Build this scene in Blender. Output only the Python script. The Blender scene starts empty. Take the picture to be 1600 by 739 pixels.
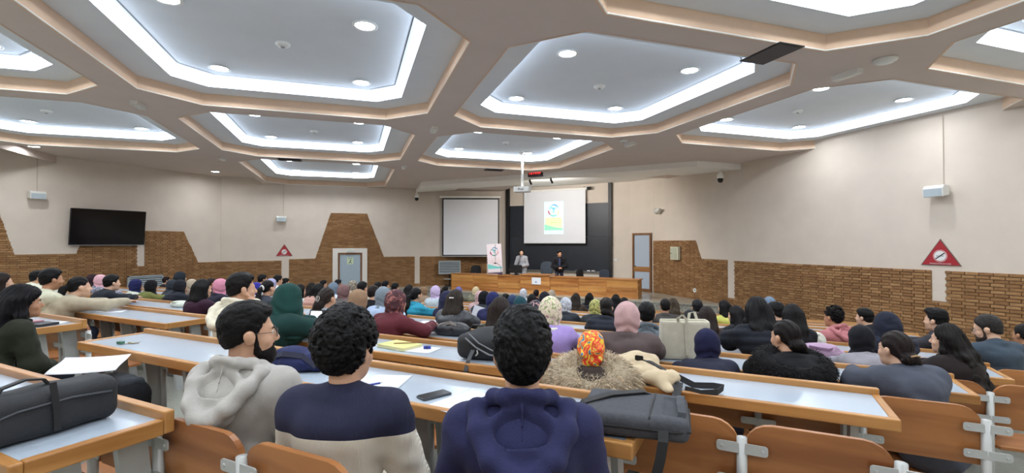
import bpy, math, random
import numpy as np
from mathutils import Matrix, Vector

# ---------------------------------------------------------------- camera, world, exposure
SC = bpy.context.scene
COL = SC.collection
CZ = 3.0                                   # eye height above the lowest reference level
YAW = math.radians(26.5)
cam_data = bpy.data.cameras.new('camera')
cam_data.sensor_width = 36.0
cam_data.lens = 36.0 * 750.0 / 1600.0
cam_data.clip_start = 0.05
cam = bpy.data.objects.new('camera', cam_data)
COL.objects.link(cam)
cam.location = (7.5, 0.0, CZ)
cam.rotation_euler = (math.radians(90.8), 0.0, YAW)
SC.camera = cam

world = bpy.data.worlds.new('world')
SC.world = world
world.use_nodes = True
world.node_tree.nodes['Background'].inputs[0].default_value = (0.9, 0.95, 1.0, 1)
world.node_tree.nodes['Background'].inputs[1].default_value = 0.15

SC.view_settings.view_transform = 'Standard'
SC.view_settings.look = 'None'
SC.view_settings.gamma = 1.0
SC.view_settings.use_curve_mapping = False
SC.view_settings.exposure = 0.10
LAMP_W = 23.0
COVE_E = 4.0

R2 = math.sqrt(0.5)
rnd = random.Random(11)

# ---------------------------------------------------------------- materials
def lin(c):
    c = c / 255.0
    return c / 12.92 if c <= 0.04045 else ((c + 0.055) / 1.055) ** 2.4
def rgb(r, g, b):
    return (lin(r), lin(g), lin(b), 1.0)
MATS = {}
def base_mat(name):
    m = bpy.data.materials.new(name)
    m.use_nodes = True
    nt = m.node_tree
    return m, nt, nt.nodes['Principled BSDF']
def mat(name, col, rough=0.6, metal=0.0, var=0.08, scale=12.0, bump=0.0, bscale=60.0, sheen=0.0, spec=None):
    """plain surface: colour with a little noise variation and optional fine relief"""
    if name in MATS: return MATS[name]
    m, nt, b = base_mat(name)
    c = rgb(*col)
    b.inputs['Roughness'].default_value = rough
    b.inputs['Metallic'].default_value = metal
    if spec is not None: b.inputs['Specular IOR Level'].default_value = spec
    if sheen: b.inputs['Sheen Weight'].default_value = sheen
    tc = nt.nodes.new('ShaderNodeTexCoord')
    if var > 0:
        n = nt.nodes.new('ShaderNodeTexNoise'); n.inputs['Scale'].default_value = scale; n.inputs['Detail'].default_value = 3
        r = nt.nodes.new('ShaderNodeValToRGB')
        r.color_ramp.elements[0].position = 0.3; r.color_ramp.elements[1].position = 0.7
        r.color_ramp.elements[0].color = tuple(max(0, v * (1 - var)) for v in c[:3]) + (1,)
        r.color_ramp.elements[1].color = tuple(min(1, v * (1 + var)) for v in c[:3]) + (1,)
        nt.links.new(tc.outputs['Object'], n.inputs['Vector'])
        nt.links.new(n.outputs['Fac'], r.inputs['Fac'])
        nt.links.new(r.outputs['Color'], b.inputs['Base Color'])
    else:
        b.inputs['Base Color'].default_value = c
    if bump > 0:
        n2 = nt.nodes.new('ShaderNodeTexNoise'); n2.inputs['Scale'].default_value = bscale; n2.inputs['Detail'].default_value = 4
        bp = nt.nodes.new('ShaderNodeBump'); bp.inputs['Strength'].default_value = bump; bp.inputs['Distance'].default_value = 0.01
        nt.links.new(tc.outputs['Object'], n2.inputs['Vector'])
        nt.links.new(n2.outputs['Fac'], bp.inputs['Height'])
        nt.links.new(bp.outputs['Normal'], b.inputs['Normal'])
    MATS[name] = m
    return m
def wood(name, c1, c2, axis='X', scale=3.0, rough=0.35, stretch=9.0):
    if name in MATS: return MATS[name]
    m, nt, b = base_mat(name)
    tc = nt.nodes.new('ShaderNodeTexCoord'); mp = nt.nodes.new('ShaderNodeMapping')
    s = {'X': (scale / stretch, scale, scale), 'Y': (scale, scale / stretch, scale), 'Z': (scale, scale, scale / stretch)}[axis]
    mp.inputs['Scale'].default_value = s
    n = nt.nodes.new('ShaderNodeTexNoise'); n.inputs['Scale'].default_value = 4.0; n.inputs['Detail'].default_value = 6; n.inputs['Distortion'].default_value = 0.6
    oi = nt.nodes.new('ShaderNodeObjectInfo'); ad = nt.nodes.new('ShaderNodeVectorMath'); ad.operation = 'ADD'
    sc = nt.nodes.new('ShaderNodeMath'); sc.operation = 'MULTIPLY'; sc.inputs[1].default_value = 20
    nt.links.new(oi.outputs['Random'], sc.inputs[0])
    nt.links.new(tc.outputs['Object'], mp.inputs['Vector']); nt.links.new(mp.outputs['Vector'], ad.inputs[0]); nt.links.new(sc.outputs[0], ad.inputs[1])
    nt.links.new(ad.outputs[0], n.inputs['Vector'])
    r = nt.nodes.new('ShaderNodeValToRGB')
    r.color_ramp.elements[0].position = 0.32; r.color_ramp.elements[1].position = 0.68
    r.color_ramp.elements[0].color = rgb(*c1); r.color_ramp.elements[1].color = rgb(*c2)
    nt.links.new(n.outputs['Fac'], r.inputs['Fac']); nt.links.new(r.outputs['Color'], b.inputs['Base Color'])
    b.inputs['Roughness'].default_value = rough
    MATS[name] = m
    return m
def brickmat(name, c1, c2, c3):
    m, nt, b = base_mat(name)
    g = nt.nodes.new('ShaderNodeNewGeometry'); oi = nt.nodes.new('ShaderNodeObjectInfo')
    a = nt.nodes.new('ShaderNodeMath'); a.operation = 'ADD'
    f = nt.nodes.new('ShaderNodeMath'); f.operation = 'FRACT'
    nt.links.new(g.outputs['Random Per Island'], a.inputs[0]); nt.links.new(oi.outputs['Random'], a.inputs[1]); nt.links.new(a.outputs[0], f.inputs[0])
    r = nt.nodes.new('ShaderNodeValToRGB')
    e = r.color_ramp.elements
    e[0].position = 0.0; e[0].color = rgb(*c1); e[1].position = 1.0; e[1].color = rgb(*c3)
    x = e.new(0.55); x.color = rgb(*c2)
    nt.links.new(f.outputs[0], r.inputs['Fac'])
    tc = nt.nodes.new('ShaderNodeTexCoord'); n = nt.nodes.new('ShaderNodeTexNoise'); n.inputs['Scale'].default_value = 25; n.inputs['Detail'].default_value = 4
    nt.links.new(tc.outputs['Object'], n.inputs['Vector'])
    mx = nt.nodes.new('ShaderNodeMix'); mx.data_type = 'RGBA'; mx.blend_type = 'MULTIPLY'; mx.inputs[0].default_value = 0.5
    nt.links.new(r.outputs['Color'], mx.inputs[6])
    rr = nt.nodes.new('ShaderNodeValToRGB'); rr.color_ramp.elements[0].color = (.55, .55, .55, 1); rr.color_ramp.elements[0].position = .3; rr.color_ramp.elements[1].position = .65
    nt.links.new(n.outputs['Fac'], rr.inputs['Fac']); nt.links.new(rr.outputs['Color'], mx.inputs[7])
    nt.links.new(mx.outputs[2], b.inputs['Base Color'])
    bp = nt.nodes.new('ShaderNodeBump'); bp.inputs['Strength'].default_value = .6; bp.inputs['Distance'].default_value = .01
    nt.links.new(n.outputs['Fac'], bp.inputs['Height']); nt.links.new(bp.outputs['Normal'], b.inputs['Normal'])
    b.inputs['Roughness'].default_value = 0.9
    MATS[name] = m
    return m
def emit(name, col, strength):
    if name in MATS: return MATS[name]
    m, nt, b = base_mat(name)
    b.inputs['Base Color'].default_value = rgb(*col)
    b.inputs['Emission Color'].default_value = rgb(*col)
    b.inputs['Emission Strength'].default_value = strength
    MATS[name] = m
    return m

M_WALL = mat('wall_paint', (216, 204, 190), 0.75, var=0.03, scale=2, bump=0.05, bscale=120)
M_BEAM = mat('beam_paint', (208, 194, 184), 0.8, var=0.02, scale=2)
M_PEACH = mat('beam_edge_paint', (222, 192, 164), 0.7, var=0.02)
M_COFFER = mat('coffer_paint', (222, 228, 232), 0.8, var=0.02, scale=2)
M_WHITE = mat('white_paint', (242, 240, 234), 0.6, var=0.02)
M_COVE = emit('cove_diffuser', (222, 236, 255), COVE_E)
M_LAMP = emit('lamp_lens', (240, 247, 255), 18.0)
M_PLASTIC = mat('white_plastic', (222, 222, 216), 0.4, var=0.02)
M_BLACK = mat('black_plastic', (20, 20, 22), 0.4, var=0.05)
M_DARKMETAL = mat('dark_metal', (48, 46, 46), 0.45, 0.6, var=0.05)
M_STEEL = mat('painted_steel', (186, 188, 186), 0.45, 0.2, var=0.06, scale=8)
M_WOOD = wood('honey_wood', (158, 106, 52), (198, 146, 86), 'X')
M_WOODY = wood('honey_wood_end', (158, 106, 52), (198, 146, 86), 'Y')
M_PLY = wood('plywood_seat', (138, 84, 46), (182, 122, 70), 'X', 2.0)
M_LAMINATE = mat('grey_laminate', (172, 184, 197), 0.22, var=0.02, scale=3)
M_TILE = mat('floor_terrazzo', (150, 152, 142), 0.3, var=0.15, scale=40)
M_STAGE = mat('stage_floor', (172, 170, 158), 0.2, var=0.08, scale=6)
M_MARBLE = mat('speckled_marble', (150, 148, 138), 0.3, var=0.4, scale=14)
M_MORTAR = mat('mortar', (150, 122, 90), 0.95, var=0.1)
M_BRICK = brickmat('brick', (142, 102, 64), (158, 116, 74), (176, 136, 92))

# ---------------------------------------------------------------- mesh builder
class MB:
    def __init__(s): s.v = []; s.f = []
    def add(s, vs, fs):
        o = len(s.v); s.v += [tuple(v) for v in vs]; s.f += [tuple(i + o for i in f) for f in fs]; return s
    def box(s, c, d, rz=0.0, M=None):
        x, y, z = d[0] / 2, d[1] / 2, d[2] / 2
        vs = [Vector((sx * x, sy * y, sz * z)) for sz in (-1, 1) for sx, sy in ((-1, -1), (1, -1), (1, 1), (-1, 1))]
        if rz: vs = [Matrix.Rotation(rz, 3, 'Z') @ v for v in vs]
        if M is not None: vs = [M @ v for v in vs]
        vs = [v + Vector(c) for v in vs]
        return s.add(vs, [(3, 2, 1, 0), (4, 5, 6, 7), (0, 1, 5, 4), (1, 2, 6, 5), (2, 3, 7, 6), (3, 0, 4, 7)])
    def bb(s, x0, x1, y0, y1, z0, z1):
        return s.box(((x0 + x1) / 2, (y0 + y1) / 2, (z0 + z1) / 2), (x1 - x0, y1 - y0, z1 - z0))
    def rbox(s, c, d, r, n=3, axis='Z', M=None):
        """box with the four edges along one axis rounded"""
        a, b, h = {'Z': (d[0], d[1], d[2]), 'Y': (d[0], d[2], d[1]), 'X': (d[1], d[2], d[0])}[axis]
        pts = []
        for cx, cy, a0 in ((a/2-r, b/2-r, 0), (-a/2+r, b/2-r, 90), (-a/2+r, -b/2+r, 180), (a/2-r, -b/2+r, 270)):
            for i in range(n + 1):
                t = math.radians(a0 + 90 * i / n); pts.append((cx + r * math.cos(t), cy + r * math.sin(t)))
        def w(u, v, t):
            p = {'Z': (u, v, t), 'Y': (u, -t, v), 'X': (t, u, v)}[axis]
            p = Vector(p)
            if M is not None: p = M @ p
            return p + Vector(c)
        k = len(pts)
        vs = [w(u, v, -h/2) for u, v in pts] + [w(u, v, h/2) for u, v in pts]
        return s.add(vs, [tuple(range(k))[::-1], tuple(range(k, 2*k))] + [(i, (i+1) % k, k+(i+1) % k, k+i) for i in range(k)])
    def prism(s, pts, z0, z1):
        k = len(pts)
        vs = [(x, y, z0) for x, y in pts] + [(x, y, z1) for x, y in pts]
        return s.add(vs, [tuple(range(k))[::-1], tuple(range(k, 2*k))] + [(i, (i+1) % k, k+(i+1) % k, k+i) for i in range(k)])
    def prism_y(s, pts, y0, y1):
        """polygon in x,z extruded along y"""
        k = len(pts)
        vs = [(x, y0, z) for x, z in pts] + [(x, y1, z) for x, z in pts]
        return s.add(vs, [tuple(range(k)), tuple(range(k, 2*k))[::-1]] + [((i+1) % k, i, k+i, k+(i+1) % k) for i in range(k)])
    def prism_x(s, pts, x0, x1):
        """polygon in y,z extruded along x"""
        k = len(pts)
        vs = [(x0, y, z) for y, z in pts] + [(x1, y, z) for y, z in pts]
        return s.add(vs, [tuple(range(k))[::-1], tuple(range(k, 2*k))] + [(i, (i+1) % k, k+(i+1) % k, k+i) for i in range(k)])
    def tube(s, path, r, n=8, cap=True):
        P = [Vector(p) for p in path]; rs = r if isinstance(r, (list, tuple)) else [r] * len(P)
        rings = []
        up = None
        for i, p in enumerate(P):
            t = (P[min(i+1, len(P)-1)] - P[max(i-1, 0)]).normalized()
            if up is None: up = Vector((0, 0, 1)) if abs(t.z) < .9 else Vector((1, 0, 0))
            a = t.cross(up).normalized(); up = a.cross(t).normalized()
            rings.append([p + rs[i] * (math.cos(2*math.pi*j/n) * a + math.sin(2*math.pi*j/n) * up) for j in range(n)])
        vs = [v for g in rings for v in g]; fs = []
        for i in range(len(P) - 1):
            for j in range(n):
                fs.append((i*n+j, i*n+(j+1) % n, (i+1)*n+(j+1) % n, (i+1)*n+j))
        if cap: fs += [tuple(range(n))[::-1], tuple((len(P)-1)*n + j for j in range(n))]
        return s.add(vs, fs)
    def ribbon(s, path, width, thick, wdir=(1, 0, 0)):
        P = [Vector(p) for p in path]; w = Vector(wdir).normalized() * width / 2
        vs = []; k = len(P)
        for i, p in enumerate(P):
            t = (P[min(i+1, k-1)] - P[max(i-1, 0)]).normalized()
            n = t.cross(w).normalized() * thick / 2
            vs += [p - w - n, p + w - n, p + w + n, p - w + n]
        fs = [(0, 1, 2, 3), (4*k-1, 4*k-2, 4*k-3, 4*k-4)]
        for i in range(k-1):
            for j in range(4): fs.append((4*i+j, 4*i+4+j, 4*i+4+(j+1) % 4, 4*i+(j+1) % 4))
        return s.add(vs, fs)
    def lathe(s, prof, n=16, c=(0, 0, 0), M=None):
        vs = []; k = len(prof)
        for j in range(n):
            a = 2*math.pi*j/n
            for r, z in prof: vs.append(Vector((r*math.cos(a), r*math.sin(a), z)))
        if M is not None: vs = [M @ v for v in vs]
        vs = [v + Vector(c) for v in vs]
        fs = [(j*k+i, ((j+1) % n)*k+i, ((j+1) % n)*k+i+1, j*k+i+1) for j in range(n) for i in range(k-1)]
        if prof[0][0] > 0: fs.append(tuple(j*k for j in range(n))[::-1])
        if prof[-1][0] > 0: fs.append(tuple(j*k+k-1 for j in range(n)))
        return s.add(vs, fs)
    def mesh(s, name, m=None, smooth=False):
        me = bpy.data.meshes.new(name); me.from_pydata(s.v, [], s.f); me.validate(); me.update()
        if m: me.materials.append(m)
        if smooth: me.polygons.foreach_set('use_smooth', [True] * len(me.polygons))
        return me
    def build(s, name, m=None, parent=None, smooth=False, M=None, bevel=0.0):
        o = link(name, s.mesh(name, m, smooth), parent)
        if M is not None: o.matrix_local = M
        if bevel:
            b = o.modifiers.new('edge', 'BEVEL'); b.width = bevel; b.segments = 2; b.limit_method = 'ANGLE'
        return o
def link(name, data, parent=None):
    o = bpy.data.objects.new(name, data); COL.objects.link(o)
    if parent is not None: o.parent = parent
    return o
def tag(o, label=None, cat=None, group=None, kind=None):
    if label: o['label'] = label
    if cat: o['category'] = cat
    if group: o['group'] = group
    if kind: o['kind'] = kind
    return o
def empty(name, loc=(0, 0, 0), rz=0.0, label=None, cat=None, group=None):
    o = link(name, None); o.location = loc; o.rotation_euler = (0, 0, rz)
    return tag(o, label, cat, group)
def text(name, body, size, m, parent, M, ext=0.001):
    c = bpy.data.curves.new(name, 'FONT'); c.body = body; c.size = size; c.extrude = ext; c.align_x = 'CENTER'; c.align_y = 'CENTER'
    c.materials.append(m)
    t = bpy.data.objects.new(name, c); COL.objects.link(t); bpy.context.view_layer.update()
    me = bpy.data.meshes.new_from_object(t); bpy.data.objects.remove(t)
    o = link(name, me, parent); o.matrix_local = M
    return o
def copy_tree(o, parent=None):
    c = o.copy(); COL.objects.link(c); c.parent = parent
    for ch in list(o.children): copy_tree(ch, c)
    return c
FLATX = Matrix.Rotation(math.pi / 2, 4, 'X')      # turns text lying in x,y to stand in x,z facing -y

# wall frames: local x to the right along the wall, y into the wall, z up (0 = eye level)
def frame(ox, oy, rx, ry):
    l = math.hypot(rx, ry); rx, ry = rx / l, ry / l
    return Matrix(((rx, -ry, 0, ox), (ry, rx, 0, oy), (0, 0, 1, CZ), (0, 0, 0, 1)))
W_R = frame(4.02, 19.57, 1, -1)
W_D = frame(-4.02, 19.57, 1, 1)          # x runs from -10.66 (corner) to 0
W_L = frame(-11.56, 0, 0, 1)
W_B = frame(0, 20, 1, 0)
W_P = frame(3.0, 20.0, 1.02, -0.43)
W_S = frame(-4.02, 19.57, 1.02, 0.43)
def T(x, y, z): return Matrix.Translation((x, y, z))
def ray(px): return (px - 800.0) / 750.0
def at(px, V):
    """plan position on the room's cross line y = V seen along image column px (layout measurement)"""
    r = ray(px); c, s = math.cos(YAW), math.sin(YAW)
    d = V / (s * r + c)
    return 7.5 + (c * r - s) * d, d
# ================================================================ the room shell
ROW0, PITCH, DROP = 1.72, 1.10, 0.11
def near(k): return ROW0 + PITCH * k
def floor_z(k): return CZ - 1.47 - (DROP * k if k >= 0 else .05 * k)
STAGE_Z = CZ - 1.95
FRONT_Z = floor_z(11)

def floor():
    m = MB()
    prof = []
    y = -4.0; z = floor_z(-2)
    prof.append((y, z))
    for k in range(-1, 12):
        y1 = near(k) - 0.62
        prof.append((y1, z)); z = floor_z(k); prof.append((y1, z))
    prof.append((16.5, z)); prof.append((16.5, -0.3)); prof.append((-4.0, -0.3))
    m.prism_x(prof, -12.2, 15.0)
    o = m.build('floor', M_TILE); tag(o, 'grey terrazzo floor stepping down towards the stage', kind='structure')
    m = MB(); m.prism([(-9.4, 16.5), (7.2, 16.5), (4.02, 19.57), (3.0, 20.0), (-3.0, 20.0), (-4.02, 19.57), (-6.9, 16.7)], -0.3, STAGE_Z - 0.04)
    s = m.build('stage_riser', M_MARBLE); tag(s, 'speckled marble front of the raised stage', kind='structure')
    m = MB(); m.prism([(-9.4, 16.46), (7.2, 16.46), (4.02, 19.57), (3.0, 20.0), (-3.0, 20.0), (-4.02, 19.57)], STAGE_Z - 0.04, STAGE_Z)
    f = m.build('floor_stage', M_STAGE); tag(f, 'polished pale stone floor of the stage', kind='structure')
floor()

def wall(name, W, x0, x1, z0=-3.2, z1=3.1):
    m = MB(); m.bb(x0, x1, 0.0, 0.2, z0, z1)
    return tag(m.build(name, M_WALL, M=W), kind='structure')
wr = wall('wall_right', W_R, 0, 16)
wd = wall('wall_front_left', W_D, -10.66, 0)
wl = wall('wall_left', W_L, -4, 12.03)
wall('wall_front', W_B, -3.0, 3.0)
wall('wall_front_right', W_P, 0, 1.107)
wall('wall_front_corner', W_S, 0, 1.107)
m = MB(); m.bb(-12, 15.6, -4.2, -4.0, -0.3, 6.2); tag(m.build('wall_back', M_WALL), kind='structure')
m = MB(); m.bb(15.3, 15.5, -4.0, 8.6, -0.3, 6.2); tag(m.build('wall_right_back', M_WALL), kind='structure')

# ---- brick wainscots: every brick is a box standing proud of the mortar
BRICK_ME = []
for i in range(4):
    b = MB(); d = 0.018 + 0.004 * i
    e = 0.004
    x, z = 0.105, 0.0275
    vs = [(-x, 0, -z), (x, 0, -z), (x, 0, z), (-x, 0, z), (-x+e, -d, -z+e), (x-e, -d, -z+e), (x-e, -d, z-e), (-x+e, -d, z-e)]
    b.add(vs, [(4, 5, 6, 7), (0, 1, 5, 4), (1, 2, 6, 5), (2, 3, 7, 6), (3, 0, 4, 7)])
    BRICK_ME.append(b)
BRICK_DATA = [b.mesh('brick', M_BRICK) for b in BRICK_ME]
def inside(poly, x, z):
    r = False; k = len(poly)
    for i in range(k):
        x0, z0 = poly[i]; x1, z1 = poly[(i+1) % k]
        if (z0 > z) != (z1 > z) and x < (x1-x0) * (z-z0) / (z1-z0) + x0: r = not r
    return r
def bricks(wallobj, polys, keep, key):
    rr = random.Random(5)
    mort = MB()
    for p in polys: mort.prism_y(p, -0.004, 0.01)
    mort.build('mortar_bed', M_MORTAR, wallobj)
    cells = []
    for p in polys:
        x0 = min(a for a, b in p); x1 = max(a for a, b in p); z0 = min(b for a, b in p); z1 = max(b for a, b in p)
        c = 0; z = z1 - 0.031
        while z > z0:
            x = x0 + (0.055 if c % 2 else 0.11)
            first = True
            while x < x1:
                l, r = x - 0.105, x + 0.105
                # trim to the outline
                if inside(p, l + .004, z) and inside(p, r - .004, z): cells.append((x, z, 1.0))
                elif inside(p, l + .004, z) or inside(p, r - .004, z):
                    n = 8; ins = [l + (r-l) * (i + .5) / n for i in range(n) if inside(p, l + (r-l) * (i + .5) / n, z)]
                    if len(ins) >= 2:
                        a, b = min(ins) - .012, max(ins) + .012
                        cells.append(((a+b) / 2, z, (b-a) / .21))
                x += 0.222
            z -= 0.0655; c += 1
    cells.sort(key=key)
    for i, (x, z, s) in enumerate(cells[:keep]):
        o = link('brick', BRICK_DATA[rr.randrange(4)], wallobj)
        o.location = (x, -0.002, z); o.scale = (s, 1, 1)
    rest = MB()
    for x, z, s in cells[keep:]:
        b = BRICK_ME[rr.randrange(4)]
        rest.add([(x + v[0] * s, v[1] - .002, z + v[2]) for v in b.v], b.f)
    if rest.v:
        o = rest.build('brick_field', M_BRICK, wallobj); o['kind'] = 'stuff'
bricks(wr, [[(0, -2.0), (0, .10), (2.47, .10), (2.76, -.53), (3.97, -.53), (3.97, -1.73), (4.26, -1.73), (4.26, -.55), (9.64, -.57), (9.64, -1.18), (9.89, -1.18), (9.89, -.57), (13.5, -.59), (13.5, -2.2), (8, -2.5), (3.2, -2.0)]],
       300, lambda c: -c[0] - (3 if c[1] > -1.4 else 0))
bricks(wl, [[(3.0, .9), (5.66, .9), (6.0, -.33), (7.42, -.33), (7.62, .18), (9.09, .18), (9.09, -.80), (9.33, -.80), (9.33, .43), (10.62, .43), (11.16, -.76), (12.03, -.75), (12.03, -2.3), (3.0, -2.0)]],
       300, lambda c: c[0] - (4 if c[1] > -1.1 else 0) + (20 if c[0] < 5.6 else 0))
bricks(wd, [[(-10.66, -2.3), (-10.66, -.74), (-8.45, -.72), (-8.45, -1.46), (-8.15, -1.46), (-8.15, -.67), (-7.14, -.65), (-6.53, 1.3), (-5.05, 1.3), (-4.32, -.62), (-2.98, -.61), (-2.98, -1.82), (-2.75, -1.82), (-2.75, -.61), (0, -.62), (0, -2.2), (-5.03, -2.2), (-5.03, -.22), (-6.45, -.22), (-6.45, -2.2)]],
       0, lambda c: 0)
# brick under the hanging screen
ws = bpy.data.objects['wall_front_corner']
bricks(ws, [[(0, -2.0), (0, -.62), (.38, -.62), (.38, -2.0)]], 0, lambda c: 0)

# ---------------------------------------------------------------- ceiling
Z_BEAM, Z_OUT, Z_IN = CZ + 2.45, CZ + 2.67, CZ + 2.85
def pq(p, q): return ((q - p) * R2, (p + q) * R2)
def octo(p0, p1, q0, q1, ch):
    return [(p0+ch, q0), (p1-ch, q0), (p1, q0+ch), (p1, q1-ch), (p1-ch, q1), (p0+ch, q1), (p0, q1-ch), (p0, q0+ch)]
def ring(m, rect, oc, z):
    p0, p1, q0, q1 = rect
    c = [(p0, q0), (p1, q0), (p1, q1), (p0, q1)]
    vs = [pq(*a) + (z,) for a in c] + [pq(*a) + (z,) for a in oc]
    m.add(vs, [(0, 1, 5, 4), (1, 2, 7, 6), (2, 3, 9, 8), (3, 0, 11, 10), (0, 4, 11), (1, 6, 5), (2, 8, 7), (3, 10, 9)])
def band(m, a, za, b, zb):
    k = len(a)
    vs = [pq(*p) + (za,) for p in a] + [pq(*p) + (zb,) for p in b]
    m.add(vs, [(i, (i+1) % k, k + (i+1) % k, k+i) for i in range(k)])
def flat(m, a, z): m.add([pq(*p) + (z,) for p in a], [tuple(range(len(a)))])
PC = {-2: (-11.17, -5.87), -1: (-5.87, -.57), 0: (-.57, 4.73), 1: (4.73, 10.03), 2: (10.03, 16.9)}
QC = {-3: (-13.59, -8.49), -2: (-8.49, -3.29), -1: (-3.29, 1.81), 0: (1.81, 6.91), 1: (6.91, 12.01), 2: (12.01, 17.11)}
ceiling = MB()
PLAIN = {(2, -1), (1, 2), (2, 1), (2, 2), (2, -2), (2, -3)}
SLOTS = []
for i, (p0, p1) in PC.items():
    for j, (q0, q1) in QC.items():
        if i + j > 3: continue
        if (i, j) in PLAIN:
            z = Z_OUT if j < 0 else Z_BEAM
            flat(ceiling, [(p0, q0), (p1, q0), (p1, q1), (p0, q1)], z)
            if j < 0:   # side of the neighbouring beam
                ceiling.add([pq(p0, q0) + (Z_BEAM,), pq(p0, q1) + (Z_BEAM,), pq(p0, q1) + (Z_OUT,), pq(p0, q0) + (Z_OUT,)], [(0, 1, 2, 3)])
                ceiling.add([pq(p0, q1) + (Z_BEAM,), pq(p1, q1) + (Z_BEAM,), pq(p1, q1) + (Z_OUT,), pq(p0, q1) + (Z_OUT,)], [(0, 1, 2, 3)])
            continue
        SLOTS.append((i, j, p0 + .22, p1 - .22, q0 + .25, q1 - .25))
        ring(ceiling, (p0, p1, q0, q1), octo(p0 + .22, p1 - .22, q0 + .25, q1 - .25, .72), Z_BEAM)
ceil_o = ceiling.build('ceiling', M_BEAM); tag(ceil_o, 'beige ceiling of deep octagonal coffers', kind='structure')
for i, j, p0, p1, q0, q1 in SLOTS:
    oc = octo(p0, p1, q0, q1, .72)
    inn = octo(p0 + .5, p1 - .45 - (.9 if i == 2 else 0), q0 + .5, q1 - .5, .42)
    m = MB(); band(m, oc, Z_BEAM, oc, Z_OUT); band(m, octo(p0-.02, p1+.02, q0-.02, q1+.02, .72), Z_BEAM-.004, oc, Z_BEAM-.004)
    e = m.build('coffer_edge', M_PEACH, ceil_o)
    # small pale moulding along the lower arris
    m = MB(); band(m, oc, Z_BEAM, octo(p0+.008, p1-.008, q0+.008, q1-.008, .72), Z_BEAM+.006); band(m, octo(p0+.008, p1-.008, q0+.008, q1-.008, .72), Z_BEAM+.006, oc, Z_BEAM+.022)
    m.build('coffer_moulding', M_WHITE, ceil_o)
    m = MB()
    k = 8
    vs = [pq(*p) + (Z_OUT,) for p in oc] + [pq(*p) + (Z_OUT,) for p in inn]
    m.add(vs, [(a, (a+1) % k, k + (a+1) % k, k+a) for a in range(k)])
    m.build('coffer_ring', M_COFFER, ceil_o)
    m = MB(); band(m, inn, Z_OUT, inn, Z_IN)
    m.build('cove_light', M_COVE, ceil_o)
    m = MB(); flat(m, inn, Z_IN)
    m.build('coffer_panel', M_COFFER, ceil_o)
    in2 = octo(p0 + .62, p1 - .57 - (.9 if i == 2 else 0), q0 + .62, q1 - .62, .42)
    in3 = octo(p0 + .635, p1 - .585 - (.9 if i == 2 else 0), q0 + .635, q1 - .635, .42)
    m = MB(); band(m, in2, Z_IN - .006, in3, Z_IN - .006); m.build('dark_outline', M_DARKMETAL, ceil_o)  # thin dark outline, a flat strip just under the inner panel

# ---------------------------------------------------------------- downlights
lamp_body = MB().lathe([(0.0, 0.0), (0.10, 0.0), (0.125, -0.012), (0.125, -0.02), (0.10, -0.022), (0.098, -0.012), (0.0, -0.012)], 20).mesh('trim_ring', M_PLASTIC, True)
lamp_lens = MB().lathe([(0.0, -0.016), (0.097, -0.016)], 20).mesh('lens', M_LAMP)
light_data = bpy.data.lights.new('lamp_light', 'AREA'); light_data.shape = 'DISK'; light_data.size = 0.19
light_data.energy = LAMP_W; light_data.color = (0.93, 0.965, 1.0); light_data.spread = math.radians(170)
def downlight(x, y, z, where, group):
    o = empty('downlight', (x, y, z), 0, 'round white recessed downlight ' + where, 'downlight', group)
    link('trim_ring', lamp_body, o).scale = (1.3, 1.3, 1); link('lens', lamp_lens, o).scale = (1.3, 1.3, 1)
    l = link('lamp_light', light_data, o); l.location = (0, 0, -0.03)
WHERE = {(0, 0): 'large coffer above the foreground', (0, 1): 'central coffer before the projector', (0, 2): 'coffer along the large bare wall',
         (1, 1): 'projector coffer', (1, 0): 'wide coffer towards the exit door', (1, -1): 'coffer above the television', (2, 0): 'small coffer above the far triangular sign',
         (-1, 1): 'coffer cut by the top picture edge', (0, -1): 'coffer cut by the left picture edge'}
corner = {(-1, -1): 'near left corner', (-1, 1): 'near right corner', (1, -1): 'far left corner', (1, 1): 'far right corner'}
for i, j, p0, p1, q0, q1 in SLOTS:
    pc, qc = (p0 + p1) / 2 + .3, (q0 + q1) / 2
    if i == 2: pc = 13.9
    for a in (-1, 1):
        for b in (-1, 1):
            x, y = pq(pc + a * 1.17, qc + b * 1.1)
            if x < -11.2 or x + y > 23.2 or y < -3.6 or x > 15: continue
            w = WHERE.get((i, j))
            downlight(x, y, Z_IN, 'at %s of %s' % (corner[(a, b)], w) if w else 'above the rear rows', 'downlights in the coffers')
downlight(-10.3, 11.0, Z_OUT, 'washing the bare wall corner beside the far triangular sign', 'downlights at the wall')
downlight(-10.1, 5.9, Z_OUT, 'above the loudspeaker by the television', 'downlights at the wall')

# ---------------------------------------------------------------- sloping soffit over the stage
so = MB()
fr = [(-5.9, 17.3), (-4.3, 15.5), (6.07, 15.2), (7.23, 16.36)]
bk = [(-4.02, 19.57), (-3.0, 20.0), (3.0, 20.0), (4.02, 19.57)]
zb = CZ + 2.28; zt = CZ + 2.72; zk = CZ + 2.56
def v3(l, z): return [(x, y, z) for x, y in l]
so.add(v3(fr, zb) + v3(fr, zt) + v3(bk, zk), [(0, 1, 5, 4), (1, 2, 6, 5), (2, 3, 7, 6), (1, 9, 10, 2), (1, 0, 8), (1, 8, 9), (2, 10, 11), (2, 11, 3)])
tag(so.build('soffit', M_WHITE), 'white sloping soffit panel above the blackboard stage', kind='structure')
# ================================================================ lecture desks with the next row's tip-up seats bolted on
SEATP = 0.52
def _tube(path, r, n=8): return MB().tube(path, r, n)
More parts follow.
